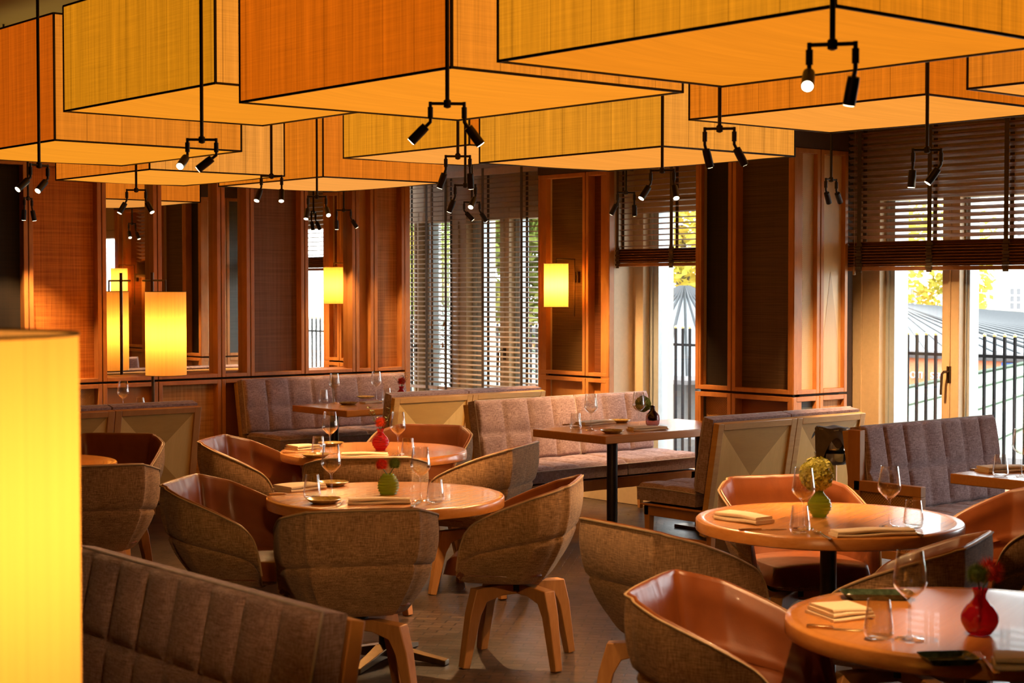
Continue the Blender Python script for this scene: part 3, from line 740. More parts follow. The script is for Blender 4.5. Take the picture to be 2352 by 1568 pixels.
# ------------------------------------------------------------------ benches
def pad(mb, T, w, d, h, su, sv, r=.028, groove=.020, nu=None, nv=None, bulge=.006):
    """upholstered pad: flat underside, rounded and channel-stitched top"""
    nu = nu or max(24, int(w/.014)); nv = nv or max(18, int(d/.016))
    def ax(i, n, L):   # denser near the ends
        u = i/n; return L*(u+.5*(sin(2*pi*u)/(2*pi))*-0.55)
    us = [ax(i, nu, w) for i in range(nu+1)]; vs_ = [ax(j, nv, d) for j in range(nv+1)]
    def z(u, v):
        e = min(u, w-u); f = min(v, d-v); q = 0
        de = max(0, r-e)/r; df = max(0, r-f)/r; k = min(1, sqrt(de*de+df*df)); q = r*(1-sqrt(max(0, 1-k*k)))
        g = 0
        for s_ in su: g = max(g, .75*exp(-((u-s_)/.008)**2)+.45*exp(-(abs(u-s_)/.045)**1.5))
        for s_ in sv: g = max(g, .75*exp(-((v-s_)/.010)**2)+.45*exp(-(abs(v-s_)/.05)**1.5))
        b = bulge*sin(pi*v/d)
        return h-q-groove*g*min(1, e/.02)*min(1, f/.02)+b
    mb.at(T); V = [(us[i], vs_[j], z(us[i], vs_[j])) for i in range(nu+1) for j in range(nv+1)]
    mb.add(V, [(i*(nv+1)+j, (i+1)*(nv+1)+j, (i+1)*(nv+1)+j+1, i*(nv+1)+j+1) for i in range(nu) for j in range(nv)])
    ringi = [i*(nv+1) for i in range(nu+1)]+[nu*(nv+1)+j for j in range(1, nv+1)]+[i*(nv+1)+nv for i in range(nu-1, -1, -1)]+[j for j in range(nv-1, 0, -1)]
    top = [V[i] for i in ringi]; n = len(top)
    mb.add(top+[(p[0], p[1], .006) for p in top], [(k, (k+1) % n, n+(k+1) % n, n+k) for k in range(n)])
    mb.add([(p[0], p[1], .006) for p in top], [tuple(range(n))])
    return [T @ Vector((p[0], p[1], p[2])) for p in top]
def bench(label, loc, rz, secs, seat_z=.44, top=.84, inlay=True, legs=True, panel_m=None, arm=False, gap=.012, col=.215):
    """local: front edge y=0, seat faces -y, sections along +x"""
    r = thing('bench', label, 'bench', loc, rz, 'upholstered dining benches')
    W = sum(secs); lean = .075; yb = .455; ct = .105; zc = seat_z-.02
    ang = atan2(lean, top-zc); hl = hypot(lean, top-zc)
    # seat frame, legs, stretchers
    f = MB(); zs = seat_z-.12
    f.box(.03, W-.03, .035, .075, zs-.075, zs).box(.03, W-.03, .48, .52, zs-.075, zs)
    k = 0; xs = [0]
    for s_ in secs: k += s_; xs.append(k)
    f.box(.03, .07, .035, .55, zs-.075, zs).box(W-.07, W-.03, .035, .55, zs-.075, zs).box(.0, W, .03, .56, zs-.012, zs)
    f.box(.035, .06, .06, .54, .10, .135).box(W-.06, W-.035, .06, .54, .10, .135)
    f.build('seat_frame', M['bench_wood'], r, bevel=.003)
    for lx in (.03, W-.075):
        for ly in (.035, .545):
            MB().loft([[(lx+.008, ly+.008, 0), (lx+.037, ly+.008, 0), (lx+.037, ly+.037, 0), (lx+.008, ly+.037, 0)], [(lx, ly, zs-.05), (lx+.045, ly, zs-.05), (lx+.045, ly+.045, zs-.05), (lx, ly+.045, zs-.05)]]).build('leg', M['bench_wood'], r, bevel=.003)
    # leaning back: local frame with x along, y up the slope, z towards the sitter
    c, s_ = cos(ang), sin(ang)
    for i, w in enumerate(secs):
        x0 = xs[i]
        n = max(3, round(w/col)); sm = [w*k/n for k in range(1, n)]
        sc = MB(); T = Matrix.Translation((x0+gap/2, .0, seat_z-.11)); top_ = pad(sc, T, w-gap, yb+.03, .11, sm, [yb*.5], groove=.014)
        o = sc.build('seat_cushion', M['bench_fabric'], r, smooth=70)
        MB().tube([p+UP*.0 for p in top_], .0042, 6, closed=True).build('piping', M['piping_grey'], o)
        bc = MB(); T = Matrix(((1, 0, 0, x0+gap/2), (0, s_, -c, yb+ct*c), (0, c, s_, zc-ct*s_*0.0), (0, 0, 0, 1)))
        tp = pad(bc, T, w-gap, hl, ct, sm, [hl*.47], groove=.020)
        o = bc.build('back_cushion', M['bench_fabric'], r, smooth=70)
        MB().tube(tp, .0042, 6, closed=True).build('piping', M['piping_grey'], o)
        # wooden back with inlaid veneer
        zb0 = .17; L = hypot(lean, top-zc)/(top-zc)*(top-.014-zb0)
        T = Matrix(((1, 0, 0, x0), (0, s_, c, yb+ct*c+.004-(zc-zb0)*s_/c), (0, c, -s_, zb0), (0, 0, 0, 1)))
        fr = MB().at(T); fw_ = .05; th = .042
        fr.box(.002, fw_, 0, L, 0, th).box(w-fw_, w-.002, 0, L, 0, th).box(fw_, w-fw_, 0, fw_, 0, th).box(fw_, w-fw_, L-fw_*.8, L, 0, th)
        fo = fr.build('back_frame', panel_m or M['oak_pale'], r, bevel=.003)
        a0, a1, b0, b1, zz = fw_, w-fw_, fw_, L-fw_*.8, th-.012
        ip = MB().at(T); cx, cy = (a0+a1)/2, (b0+b1)/2
        ip.mat(0).add([(a0, b1, zz), (a1, b1, zz), (cx, cy, zz)], [(0, 1, 2)]).add([(a0, b0, zz), (a1, b0, zz), (cx, cy, zz)], [(0, 2, 1)])
        ip.mat(1).add([(a0, b0, zz), (a0, b1, zz), (cx, cy, zz)], [(0, 1, 2)]).add([(a1, b0, zz), (a1, b1, zz), (cx, cy, zz)], [(0, 2, 1)])
        ip.mat(0).box(a0, a1, b0, b1, zz-.012, zz-.002)
        ip.build('inlay_panel', [M['inlay_dark'], M['inlay_light']], fo, smooth=0)
    if arm:
        a = MB(); a.box(-.045, -.002, .13, .56, .54, .595).box(-.045, -.002, .13, .18, .0, .54).box(-.045, -.002, .52, .60, .0, .86).box(-.045, -.002, .18, .52, .20, .245)
        ao = a.build('arm_frame', M['bench_wood'], r, bevel=.003)
        MB().box(-.03, -.02, .18, .52, .245, .54).build('cane_panel', W_GOLDCANE, ao, smooth=0)
    return r
R180 = pi
# facing the camera side (-Y)
xa = atY(565, 878, 11.22).x; xb = atY(770, 868, 11.22).x; xc = atY(940, 858, 11.22).x
bench('mauve tweed bench along the back wall under the sconce mirror', (xa, YB-.665, .045), 0, [xb-xa, xc-xb], .44, .835)
bench('mauve tweed bench facing the camera behind the plum vase table', (6.92, 8.14, 0), 0, [.90, .72], .445, .84)
bench('long mauve tweed bench at right with wooden arm, before the terrace window', (7.06, 5.02, 0), 0, [1.22], .42, .865, arm=True, col=.175)
# facing the back wall (+Y): origin at their right-hand end
bench('bench with pale inlaid wooden back behind the red vase table', (8.42, 10.36, 0), R180, [.72, .72], .44, .835)
bench('bench with diamond inlaid wooden back and side-on seat, beside the wine cooler', (8.34, 7.215, 0), R180, [.65, .69], .435, .85)
bench('low bench with inlaid wooden back in front of the mirrors at left', (5.62, 10.72, 0), R180, [.64, .64], .44, .822, panel_m=M['bench_wood'])
bench('dark foreground bench seen from its seat side at lower left', (1.56, 4.56, 0), -pi/2, [1.34], .44, .85, panel_m=M['bench_wood'], col=.16)
bench('bench end peeking out left of the inlaid bench, against the wall', (atY(181, 900, 11.22).x-1.3, YB-.665, .045), 0, [.65, .65], .44, .835)

# ------------------------------------------------------------------ lamps
M['shade'] = shade_mat('lamp_shade_silk'); BULB = (1.0, .47, .085)
def drum(parent, c, r, h, watts, name='lamp_shade', n=48, boff=0):
    MB().lathe([(r, -h/2), (r, h/2)], n, c).build(name, M['shade'], parent, smooth=80)
    for zz in (h/2, -h/2):
        MB().tube([(c[0]+r*cos(2*pi*k/n), c[1]+r*sin(2*pi*k/n), c[2]+zz) for k in range(n)], .0025, 6, closed=True).build('shade_ring', M['bronze'], parent)
    return light('POINT', 'bulb', (c[0], c[1], c[2]+boff), watts, BULB, parent, shadow_soft_size=.035)
# twin-arm floor lamp by the mirror
lp = Vector((5.865, 11.215, 0)); r = thing('floor_lamp', 'bronze floor lamp with tall hanging drum shade in front of the mirrors', 'lamp', lp)
MB().lathe([(.13, 0), (.13, .018), (.02, .03)], 28, (0, 0, 0), True, True).build('base', M['bronze'], r)
MB().tube([(0, 0, .02), (0, 0, 1.725)], .0115, 12).build('pole', M['bronze'], r)
MB().tube([(0, .15, 1.665), (0, -.205, 1.665), (0, -.205, 1.60), (0, -.205, 1.585)], .007, 8).build('arm', M['bronze'], r)
drum(r, (0, -.205, 1.275), .149, .615, 6.8)
# foreground lamp, close to the camera at the left
p = wpos(162, 2.30) - RT*.33; r = thing('floor_lamp', 'huge glowing drum lamp shade cut by the left edge of the frame', 'lamp', (p.x, p.y, 0))
MB().lathe([(.2, 0), (.2, .02), (.03, .035)], 28, (0, 0, 0), True, True).build('base', M['bronze'], r)
MB().tube([(0, 0, .02), (0, 0, 1.1)], .014, 12).build('pole', M['bronze'], r)
drum(r, (0, 0, 1.248), .33, .61, 16, n=96, boff=.07)
# wall sconces
def sconce(label, X, y, zc, group='drum wall sconces'):
    r = thing('wall_sconce', label, 'wall lamp', (X, y, zc), 0, group)
    MB().box(.04, .07, -.028, .028, .02, .11).build('wall_plate', M['bronze'], r, bevel=.003)
    b = MB(); b.tube([(.03, 0, -.25), (.03, 0, .21), (-.165, 0, .21), (-.165, 0, .175)], .006, 8); b.box(.03, .05, -.012, .012, .05, .08); b.build('bracket', M['bronze'], r)
    drum(r, (-.165, 0, 0), .097, .345, 8.0)
    return r
ys_ = atX(1313, 655, X1).y
sconce('lit drum wall sconce on the olive pier panel between the windows', X1, ys_, atX(1313, 655, X1).z)
sconce('lit drum wall sconce seen only in the tall mirror', X3, 5.17, 1.66)

# ------------------------------------------------------------------ table ware
GL = M['glass']
def wine_proto():
    b = MB()
    b.lathe([(.0375, .0), (.037, .0022), (.012, .006), (.0042, .014), (.0034, .05), (.0036, .095), (.007, .104), (.022, .116), (.0385, .133), (.0435, .146), (.0425, .158), (.033, .229), (.0325, .2295), (.0322, .229), (.0412, .158), (.042, .146), (.037, .1345), (.021, .1185), (.001, .108)], 32)
    return b
def tumbler_proto():
    b = MB()
    b.lathe([(.0001, .001), (.026, .001), (.034, .006), (.0385, .02), (.0375, .034), (.0285, .104), (.028, .1045), (.0272, .104), (.0355, .034), (.0365, .022), (.032, .0105), (.0001, .008)], 32)
    return b
def put(proto_box, maker, name, mat, label, cat, p, group, rz=0):
    if not proto_box:
        o = maker().build(name, mat, smooth=60); proto_box.append(o)
    else:
        o = proto_box[0].copy(); COL.objects.link(o)
        for k in ('label', 'group', 'category'):
            if k in o: del o[k]
    o.location = p; o.rotation_euler = (0, 0, rz); tag(o, label, cat, group); return o
WG, TG = [], []
for lab, x, y in (
    ('wine glass beside the folded napkin on the left of the green vase table', 761, 1142), ('wine glass to the right of the green ribbed vase', 966, 1150),
    ('wine glass on the left of the red vase table', 758, 1042), ('wine glass to the right of the red vase on the second round table', 914, 1043),
    ('wine glass at the left end of the table before the wall bench', 768, 925), ('wine glass before the second back cushion of the wall bench', 864, 919),
    ('wine glass near the left corner of the plum vase table', 1357, 988), ('wine glass next to the plum vase, in front of the hydrangea', 1467, 982),
    ('wine glass before the green hydrangea vase on its round table', 1845, 1214), ('wine glass at the right of the hydrangea table', 2042, 1209),
    ('nearest wine glass, beside the stemless tumbler on the front table', 2089, 1468), ('wine glass at the right frame edge on the rectangular table', 2345, 1095)):
    put(WG, wine_proto, 'wine_glass', GL, lab, 'wine glass', atz(x, y, TZ), 'stemmed wine glasses')
put(WG, wine_proto, 'wine_glass', GL, 'wine glass peeking over the inlaid bench by the floor lamp', 'wine glass', Vector((atY(283, 900, 10.88).x, 10.88, TZ)), 'stemmed wine glasses')
for lab, x, y in (
    ('stemless tumbler by the left napkin of the green vase table', 717, 1145), ('stemless tumbler at the right of the green vase table', 1000, 1157),
    ('stemless tumbler at the left of the red vase table', 731, 1046), ('stemless tumbler next to the right wine glass of the red vase table', 937, 1051),
    ('tumbler at the left end of the table before the wall bench', 743, 925), ('tumbler near the red vase on the wall bench table', 888, 921),
    ('tumbler near the left corner of the plum vase table', 1322, 986), ('tumbler in front of the hydrangea vase beside cutlery', 1837, 1226),
    ('tumbler at the right side of the hydrangea table', 2098, 1212), ('nearest tumbler, beside the napkin on the front table', 2018, 1468), ('tumbler on the rectangular table at the right frame edge', 2298, 1094)):
    put(TG, tumbler_proto, 'tumbler', GL, lab, 'tumbler', atz(x, y, TZ), 'stemless glass tumblers')
put(TG, tumbler_proto, 'tumbler', GL, 'tumbler just showing above the inlaid bench by the floor lamp', 'tumbler', Vector((atY(322, 900, 10.92).x, 10.92, TZ)), 'stemless glass tumblers')

def plate_b():
    return MB().lathe([(.0001, .0), (.045, .0), (.062, .008), (.073, .017), (.074, .0185), (.072, .0195), (.06, .011), (.045, .005), (.0001, .005)], 40)
PL = []
for lab, x, y in (
    ('olive bread plate by the fork on the green vase table', 744, 1155), ('olive bread plate behind the wine glass on the green vase table', 764, 1115),
    ('olive bread plate at the front left of the red vase table', 725, 1050), ('olive bread plate far left on the red vase table', 760, 1023),
    ('olive plate at the near edge of the wall bench table', 800, 929), ('olive plate at the far side of the wall bench table', 840, 915),
    ('olive plate at the near edge of the plum vase table', 1406, 994), ('olive plate at the far side of the plum vase table', 1423, 970)):
    put(PL, plate_b, 'bread_plate', M['plate'], lab, 'plate', atz(x, y, TZ), 'small olive bread plates')

def along(p, q, z=TZ): 
    a = atz(*p, z); b = atz(*q, z); d = b-a; return (a+b)/2, atan2(d.y, d.x), d.length
def napkin(label, p, q, w, layers=2, th=.012):
    c, rz, L = along(p, q)
    b = MB()
    for k in range(layers):
        off = .006*k; l2 = L/2-.004*k; w2 = w/2-off
        n = 18; up = []
        def fn(u, v, k=k, l2=l2, w2=w2):
            a = v*2*pi; e = th/2
            # rounded fold on one long side, open edge on the other
            yy = (w2-e)*(1 if cos(a) > 0 else -1)*min(1, abs(cos(a))*3) + e*cos(a); zz = e*sin(a)
            xx = (u-.5)*2*l2
            return (xx, yy+.004*sin(xx*30+k), k*th+e+zz+.0018*sin(xx*22+yy*9+k*2))
        b.grid(fn, 16, 20)
        r0 = [fn(0, j/20) for j in range(20)]; r1 = [fn(1, j/20) for j in range(20)]
        b.add(r0, [tuple(range(20))]); b.add(r1, [tuple(range(19, -1, -1))])
    o = b.build('napkin', M['napkin'], smooth=50); o.location = (c.x, c.y, TZ+.0005); o.rotation_euler = (0, 0, rz)
    tag(o, label, 'napkin', 'folded cream napkins'); return o
napkin('cream napkin folded flat in front of the green ribbed vase', (799, 1157), (943, 1155), .075)
napkin('cream napkin under the cutlery at the left of the green vase table', (645, 1128), (727, 1119), .15)
napkin('cream napkin in front of the red vase on the second table', (783, 1049), (892, 1049), .07)
napkin('cream napkin at the far left of the red vase table', (668, 1033), (722, 1029), .14)
napkin('cream napkin by the wine glass on the wall bench table', (832, 926), (872, 924), .09, 1)
napkin('cream napkin behind the wine glass on the plum vase table', (1332, 977), (1400, 971), .10)
napkin('cream napkin at the near side of the plum vase table', (1447, 989), (1526, 986), .10)
napkin('cream napkin folded in front of the hydrangea table glasses', (1914, 1232), (2094, 1226), .085)
napkin('cream napkin folded over at the left of the hydrangea table', (1660, 1189), (1758, 1204), .105, 2, .015)
napkin('cream napkin folded in a square beside the nearest tumbler', (1880, 1418), (1978, 1410), .15, 3, .010)
napkin('cream napkin at the lower right corner of the nearest table', (2280, 1528), (2400, 1534), .11, 2, .014)
napkin('cream napkin on the rectangular table at the right frame edge', (2255, 1084), (2352, 1080), .12, 2, .014)

def knife(label, p, q, m=None, zt=TZ):
    c, rz, L = along(p, q, zt); L = max(.15, min(L, .235)); b = MB()
    b.loft([[(x, -w, z0), (x, w, z0), (x, w, z1), (x, -w, z1)] for x, w, z0, z1 in ((-L/2, .006, .001, .008), (-L/2+.01, .0075, .0, .009), (-L*.06, .006, .001, .008), (-L*.03, .004, .002, .006))])
    b.loft([[(x, y0, .002), (x, y1, .002), (x, y1, .0035), (x, y0, .0035)] for x, y0, y1 in ((-L*.04, -.004, .004), (0, -.009, .006), (L*.3, -.010, .006), (L*.46, -.006, .006), (L*.5, .002, .006))])
    o = b.build('knife', m or M['chrome'], bevel=.0012); o.location = (c.x, c.y, zt+.0005); o.rotation_euler = (0, 0, rz); tag(o, label, 'knife', 'table knives'); return o
def fork(label, p, q, m=None, zt=TZ):
    c, rz, L = along(p, q, zt); L = max(.13, min(L, .21)); b = MB()
    b.loft([[(x, -w, z), (x, w, z), (x, w, z+.0025), (x, -w, z+.0025)] for x, w, z in ((-L/2, .005, .001), (-L/2+.012, .008, .001), (-L*.1, .004, .004), (L*.18, .003, .006), (L*.24, .010, .005), (L*.30, .0115, .003))])
    for k in range(4):
        y = -.009+.006*k; b.loft([[(x, y-w, z), (x, y+w, z), (x, y+w, z+.002), (x, y-w, z+.002)] for x, w, z in ((L*.29, .0018, .003), (L*.42, .0015, .002), (L*.5, .0008, .006))])
    o = b.build('fork', m or M['chrome'], bevel=.0006); o.location = (c.x, c.y, zt+.0005); o.rotation_euler = (0, 0, rz); tag(o, label, 'fork', 'table forks'); return o
fork('fork between the bread plate and the napkin on the green vase table', (772, 1166), (794, 1147))
knife('knife by the right tumbler of the green vase table', (944, 1169), (966, 1150))
knife('knife along the napkin at the left of the green vase table', (622, 1137), (694, 1135), M['brass'])
knife('knife at the right of the red vase table', (893, 1053), (918, 1044))
knife('knife at the left napkin of the red vase table', (656, 1041), (705, 1039), M['brass'])
fork('fork at the near edge of the plum vase table', (1398, 984), (1410, 988))
knife('knife beside the far napkin of the plum vase table', (1292, 977), (1338, 974), M['brass'])
knife('knife by the near napkin at the plum vase', (1500, 988), (1538, 985), M['brass'])
knife('knife lying by the left napkin of the hydrangea table', (1697, 1219), (1808, 1216), M['brass'])
fork('fork tucked under the left napkin of the hydrangea table', (1722, 1178), (1628, 1190))
fork('fork next to the tumbler before the hydrangea vase', (1909, 1240), (1869, 1221))
knife('knife handle beside the right-hand napkin of the hydrangea table', (2118, 1232), (2060, 1212), M['brass'])
knife('knife in front of the square napkin on the nearest table', (1855, 1441), (1982, 1450), M['brass'])
fork('fork beside the square green dish on the nearest table', (2296, 1553), (2238, 1500), M['brass'])
knife('knife on the rectangular table at the right frame edge', (2234, 1080), (2290, 1084), M['brass'])
# green dishes on the nearest table
def dish(label, c, rz, a, bdim, h=.016):
    b = MB(); rings = []
    for f_, z in ((.72, .0), (.80, .001), (.98, h), (1.0, h+.001), (.985, h+.002), (.82, .005), (.74, .0035), (.02, .0035)):
        ring = []
        for k in range(32):
            t_ = 2*pi*k/32; e = .22; cx = abs(cos(t_))**e*(1 if cos(t_) > 0 else -1); cy = abs(sin(t_))**e*(1 if sin(t_) > 0 else -1)
            ring.append((a*f_*cx, bdim*f_*cy if f_ > .5 else bdim*f_*cy, z))
        rings.append(ring)
    b.loft(rings); o = b.build('serving_dish', M['green_dish'], smooth=45); o.location = c; o.rotation_euler = (0, 0, rz); tag(o, label, 'dish'); return o
dish('square dark green glazed dish on the nearest table', atz(2178, 1521, TZ), -YAW+.12, .066, .050)
dish('long dark green tray at the far side of the nearest table', atz(2014, 1374, TZ), -YAW-.05, .105, .045, .018)

# ------------------------------------------------------------------ vases and flowers
def profile_vase(kind):
    if kind == 'ball':     # ribbed ball
        pr = []
        for k in range(41):
            u = k/40; z = .004+.086*u; r_ = .020+.027*sin(pi*min(1, .18+u*.80))**.8 + .0022*cos(u*2*pi*7); pr.append((r_, z))
        return [(.001, .003), (.028, .001)]+pr
    if kind == 'neck':     # ribbed belly with narrow neck
        pr = []
        for k in range(49):
            u = k/48; z = .003+.117*u
            base = .027+.021*sin(pi*min(1, u/.72)) if u < .66 else .0285-.0125*min(1, (u-.66)/.16)+.007*max(0, (u-.88)/.12)
            pr.append((base+.0014*cos(u*2*pi*9)*(u < .7), z))
        return [(.001, .003), (.025, .001)]+pr
    if kind == 'bulb':
        pr = []
        for k in range(41):
            u = k/40; z = .003+.117*u
            base = .026+.0225*sin(pi*min(1, (u+.04)/.74)) if u < .64 else .0285-.013*min(1, (u-.64)/.16)+.006*max(0, (u-.88)/.12)
            pr.append((base, z))
        return [(.001, .003), (.024, .001)]+pr
def spikes(mb, c, r, n, ln, w, up=.3):
    for k in range(n):
        z = 1-2*(k+.5)/n*(1-up*.3); a = k*2.39996; q = sqrt(max(0, 1-z*z)); d = Vector((q*cos(a), q*sin(a), z))
        s_ = d.orthogonal().normalized(); c0 = Vector(c)+d*r*.35; tip = Vector(c)+d*(r+ln*(.6+.4*random.random())) + Vector((0, 0, ln*.2))
        mb.add([c0+s_*w, c0-s_*w, tip], [(0, 1, 2)]); s2 = d.cross(s_); mb.add([c0+s2*w, c0-s2*w, tip], [(0, 1, 2)])
def petals(mb, c, r, n, s):
    for k in range(n):
        z = 1-2*(k+.5)/n; a = k*2.39996; q = sqrt(max(0, 1-z*z)); d = Vector((q*cos(a), q*sin(a), z)); rr = r*(.86+.2*random.random())
        s1 = d.orthogonal().normalized(); s2 = d.cross(s1)
        for m_ in range(4):
            t_ = m_*pi/2+random.random()*.6; e1 = s1*cos(t_)+s2*sin(t_); e2 = s1*-sin(t_)+s2*cos(t_)
            p0 = Vector(c)+d*rr*.93; mb.add([p0, p0+e1*s*.55+e2*s*.42+d*s*.28, p0+e1*s+d*s*.38*random.random(), p0+e1*s*.55-e2*s*.42+d*s*.28], [(0, 1, 2, 3)])
def leafspray(mb, root, n, ln, spread):
    for k in range(n):
        a = random.random()*6.28; d = Vector((cos(a)*spread, sin(a)*spread, 1)).normalized()
        st = [Vector(root)+d*ln*u+Vector((0, 0, -.02*u*u)) for u in (0, .33, .66, 1)]; mb.tube(st, .0009, 4)
        for u in (.4, .55, .7, .85, 1):
            q = Vector(root)+d*ln*u; b_ = random.random()*6.28; e = Vector((cos(b_), sin(b_), .35)).normalized(); f_ = e.cross(UP).normalized()
            mb.add([q, q+e*.012+f_*.005, q+e*.028, q+e*.012-f_*.005], [(0, 1, 2, 3)])
M['red_flower'] = plain('red_protea', (.62, .035, .02), .6, var=.4, sc=90); M['orange_flower'] = plain('orange_red_protea', (.75, .09, .025), .6, var=.4, sc=90)
M['green_flower'] = plain('green_thistle', (.11, .17, .02), .7, var=.4, sc=90); M['hydrangea'] = plain('hydrangea_petal', (.45, .43, .06), .65, var=.35, sc=70)
M['hydrangea_green'] = plain('hydrangea_green_petal', (.25, .32, .05), .65, var=.35, sc=70); M['leaf'] = plain('leaf_green', (.07, .13, .025), .5, var=.3, sc=60); M['stem'] = plain('stem_green', (.06, .10, .02), .5)
def vase(label, p, prof, mat, flowers, rz=0):
    r = thing('flower_vase', label, 'vase', p, rz)
    MB().lathe(profile_vase(prof), 40).build('vase_body', mat, r, smooth=70)
    for kind, c, rad in flowers:
        s_ = MB()
        top = .09 if prof == 'ball' else .12
        s_.tube([(c[0]*.05, c[1]*.05, .015), (c[0]*.25, c[1]*.25, top), (c[0], c[1], c[2]-rad*.3)], .0022, 6)
        if kind == 'leaf':
            s_.v, s_.f, s_.m = [], [], []; leafspray(s_, (0, 0, top-.01), 6, c[2]-top+.01, rad); s_.build('leaf_spray', M['leaf'], r, smooth=0); continue
        st = s_.build('stem', M['stem'], r); h = MB()
        if kind in ('red', 'orange', 'green'):
            h.lathe([(.001, -rad*.6), (rad*.5, -rad*.3), (rad*.6, 0), (rad*.45, rad*.4), (.001, rad*.6)], 14, c); spikes(h, c, rad*.8, 260, rad*.35, .0016)
            h.build('blossom', M[kind+'_flower'], st, smooth=60, fixn=False)
        else:
            h.lathe([(.001, -rad*.7), (rad*.6, -rad*.5), (rad*.8, 0), (rad*.6, rad*.55), (.001, rad*.8)], 14, c); petals(h, c, rad, 260, rad*.27); h.build('blossom', M['hydrangea' if kind == 'hyd' else 'hydrangea_green'], st, smooth=0, fixn=False)
    return r
def L(dx, df, z): q = RT*dx+FW*df; return (q.x, q.y, z)
vase('green ribbed ball vase with a red and a green thistle flower', atz(892, 1135, TZ), 'ball', M['green_glass'], [('red', L(-.028, .0, .128), .030), ('green', L(.028, -.005, .133), .030)])
vase('red glass vase with orange-red flower and leafy sprig on the second table', atz(874, 1034, TZ), 'neck', M['red_glass'], [('orange', L(.0, 0, .152), .034), ('leaf', L(0, 0, .25), .55)])
vase('green ribbed vase holding one big yellow-green hydrangea', atz(1882, 1187, TZ), 'neck', M['green_glass'], [('hyd', L(-.010, .0, .168), .066)])
vase('red glass vase with green and red flowers on the nearest table', atz(2250, 1456, TZ), 'bulb', M['red_glass'], [('green', L(-.012, -.02, .158), .033), ('red', L(.032, .02, .158), .040)])
vase('red vase with red flower standing before the wall bench', atz(922, 922, TZ), 'neck', M['red_glass'], [('red', L(.002, 0, .158), .036), ('leaf', L(0, 0, .24), .6)])
# plum vase: clear thick body with dark core, hydrangea head leaning out
r = thing('flower_vase', 'plum glass vase with hydrangea head leaning to its left', 'vase', atz(1499, 980, TZ))
MB().lathe([(.001, .001), (.030, .001), (.043, .018), (.047, .045), (.043, .075), (.026, .098), (.016, .106), (.0145, .138), (.012, .1385)], 36).build('vase_body', M['purple_glass'], r, smooth=70)
MB().lathe([(.001, .038), (.024, .042), (.033, .058), (.030, .080), (.020, .099), (.0135, .107), (.0125, .137)], 32).build('inner_vase', M['purple_dark'], r, smooth=70)
h = MB(); hc = L(-.058, .045, .145); petals(h, hc, .050, 230, .015); h.lathe([(.001, -.035), (.03, -.025), (.04, 0), (.03, .027), (.001, .04)], 14, hc)
sp_ = MB().tube([(0, 0, .05), (0, 0, .14), tuple(Vector(hc)*.8)], .0022, 6).build('stem', M['stem'], r); h.build('blossom', M['hydrangea_green'], sp_, smooth=0, fixn=False)

# ------------------------------------------------------------------ wine cooler on its stand
p = wpos(1914, 9.55); r = thing('wine_cooler', 'steel wine cooler on a stand with a dark napkin, beside the inlaid bench', 'wine cooler', p)
MB().lathe([(.15, 0), (.15, .012), (.03, .03)], 32, (0, 0, 0), True, True).build('foot', M['chrome'], r)
MB().tube([(0, 0, .02), (0, 0, .60)], .026, 20).build('pole', M['chrome'], r)
MB().lathe([(.02, .585), (.085, .60), (.098, .62), (.102, .655), (.104, .665), (.098, .665), (.09, .62), (.001, .61)], 36).build('bowl', M['chrome'], r)
MB().lathe([(.001, .615), (.062, .615), (.070, .63), (.092, .80), (.096, .806), (.090, .806), (.066, .64), (.001, .63)], 36).build('bucket', M['chrome'], r)
MB().tube([tuple(RT*(.088)+FW*(-.035)+Vector((0, 0, .70))+RT*.0+UP*(.035*cos(a))+FW*(-.02*abs(sin(a)))+RT*(.012*sin(a))) for a in [2*pi*k/20 for k in range(20)]], .003, 6, closed=True).build('ring_handle', M['chrome'], r)
M['dark_napkin'] = plain('dark_taupe_napkin', (.09, .07, .055), .85)
def cloth(u, v):
    a = (u-.5)*2; b_ = (v-.5)*2; x, y = a*.118, b_*.10; d = max(0, hypot(x*.95, y)-.088); z = .812-.0*d + .004*sin(a*7)
    z -= d*1.2 if b_ > -.2 else d*4.5
    q = RT*(x*(1-.12*(d > .01)))+FW*y; return (q.x, q.y, z)
MB().grid(cloth, 24, 24).grid(lambda u, v: (lambda p_: (p_[0], p_[1], p_[2]-.003))(cloth(u, v)), 24, 24, True).build('draped_napkin', M['dark_napkin'], r)
def flap(u, v):
    a = -pi*.98+u*pi*.62; rr = .094+.012*v*0+.004*sin(u*14); q = RT*(rr*cos(a))+FW*(rr*sin(a)); return (q.x*(1-.05*v), q.y*(1-.05*v), .808-.115*v*(.75+.25*sin(u*9)))
MB().grid(flap, 24, 10).build('napkin_flap', M['dark_napkin'], r, fixn=False)

# ------------------------------------------------------------------ outside: terrace railing, market roofs, trees, houses
M['rail'] = plain('dark_railing', (.007, .006, .007), .6, 0, .15); M['gold'] = plain('gilded_tip', (.75, .55, .22), .35, .6)
M['roof_grey'] = plain('zinc_roof', (.16, .18, .195), .5, var=.1, sc=3); M['roof_green'] = plain('verdigris_roof', (.27, .335, .26), .6, var=.06, sc=3)
M['seam'] = plain('roof_seam', (.035, .04, .045), .5); M['seam_pale'] = plain('pale_roof_seam', (.20, .25, .195), .6); M['sign_red'] = plain('orange_red_sign', (.75, .24, .11), .6); M['sign_white'] = plain('white_paint', (.85, .82, .76), .7); M['sign_blue'] = plain('blue_sign', (.06, .13, .40), .6)
M['stall'] = plain('stall_wall', (.10, .095, .09), .7); M['house'] = plain('cream_house_wall', (.88, .82, .68), .9, var=.03, sc=2); M['house_win'] = plain('house_window_pane', (.10, .10, .11), .2); M['gutter'] = plain('gutter', (.12, .11, .11), .5)
M['terrace'] = plain('terrace_stone', (.45, .42, .37), .8); M['trunk'] = plain('bark', (.08, .06, .045), .9)
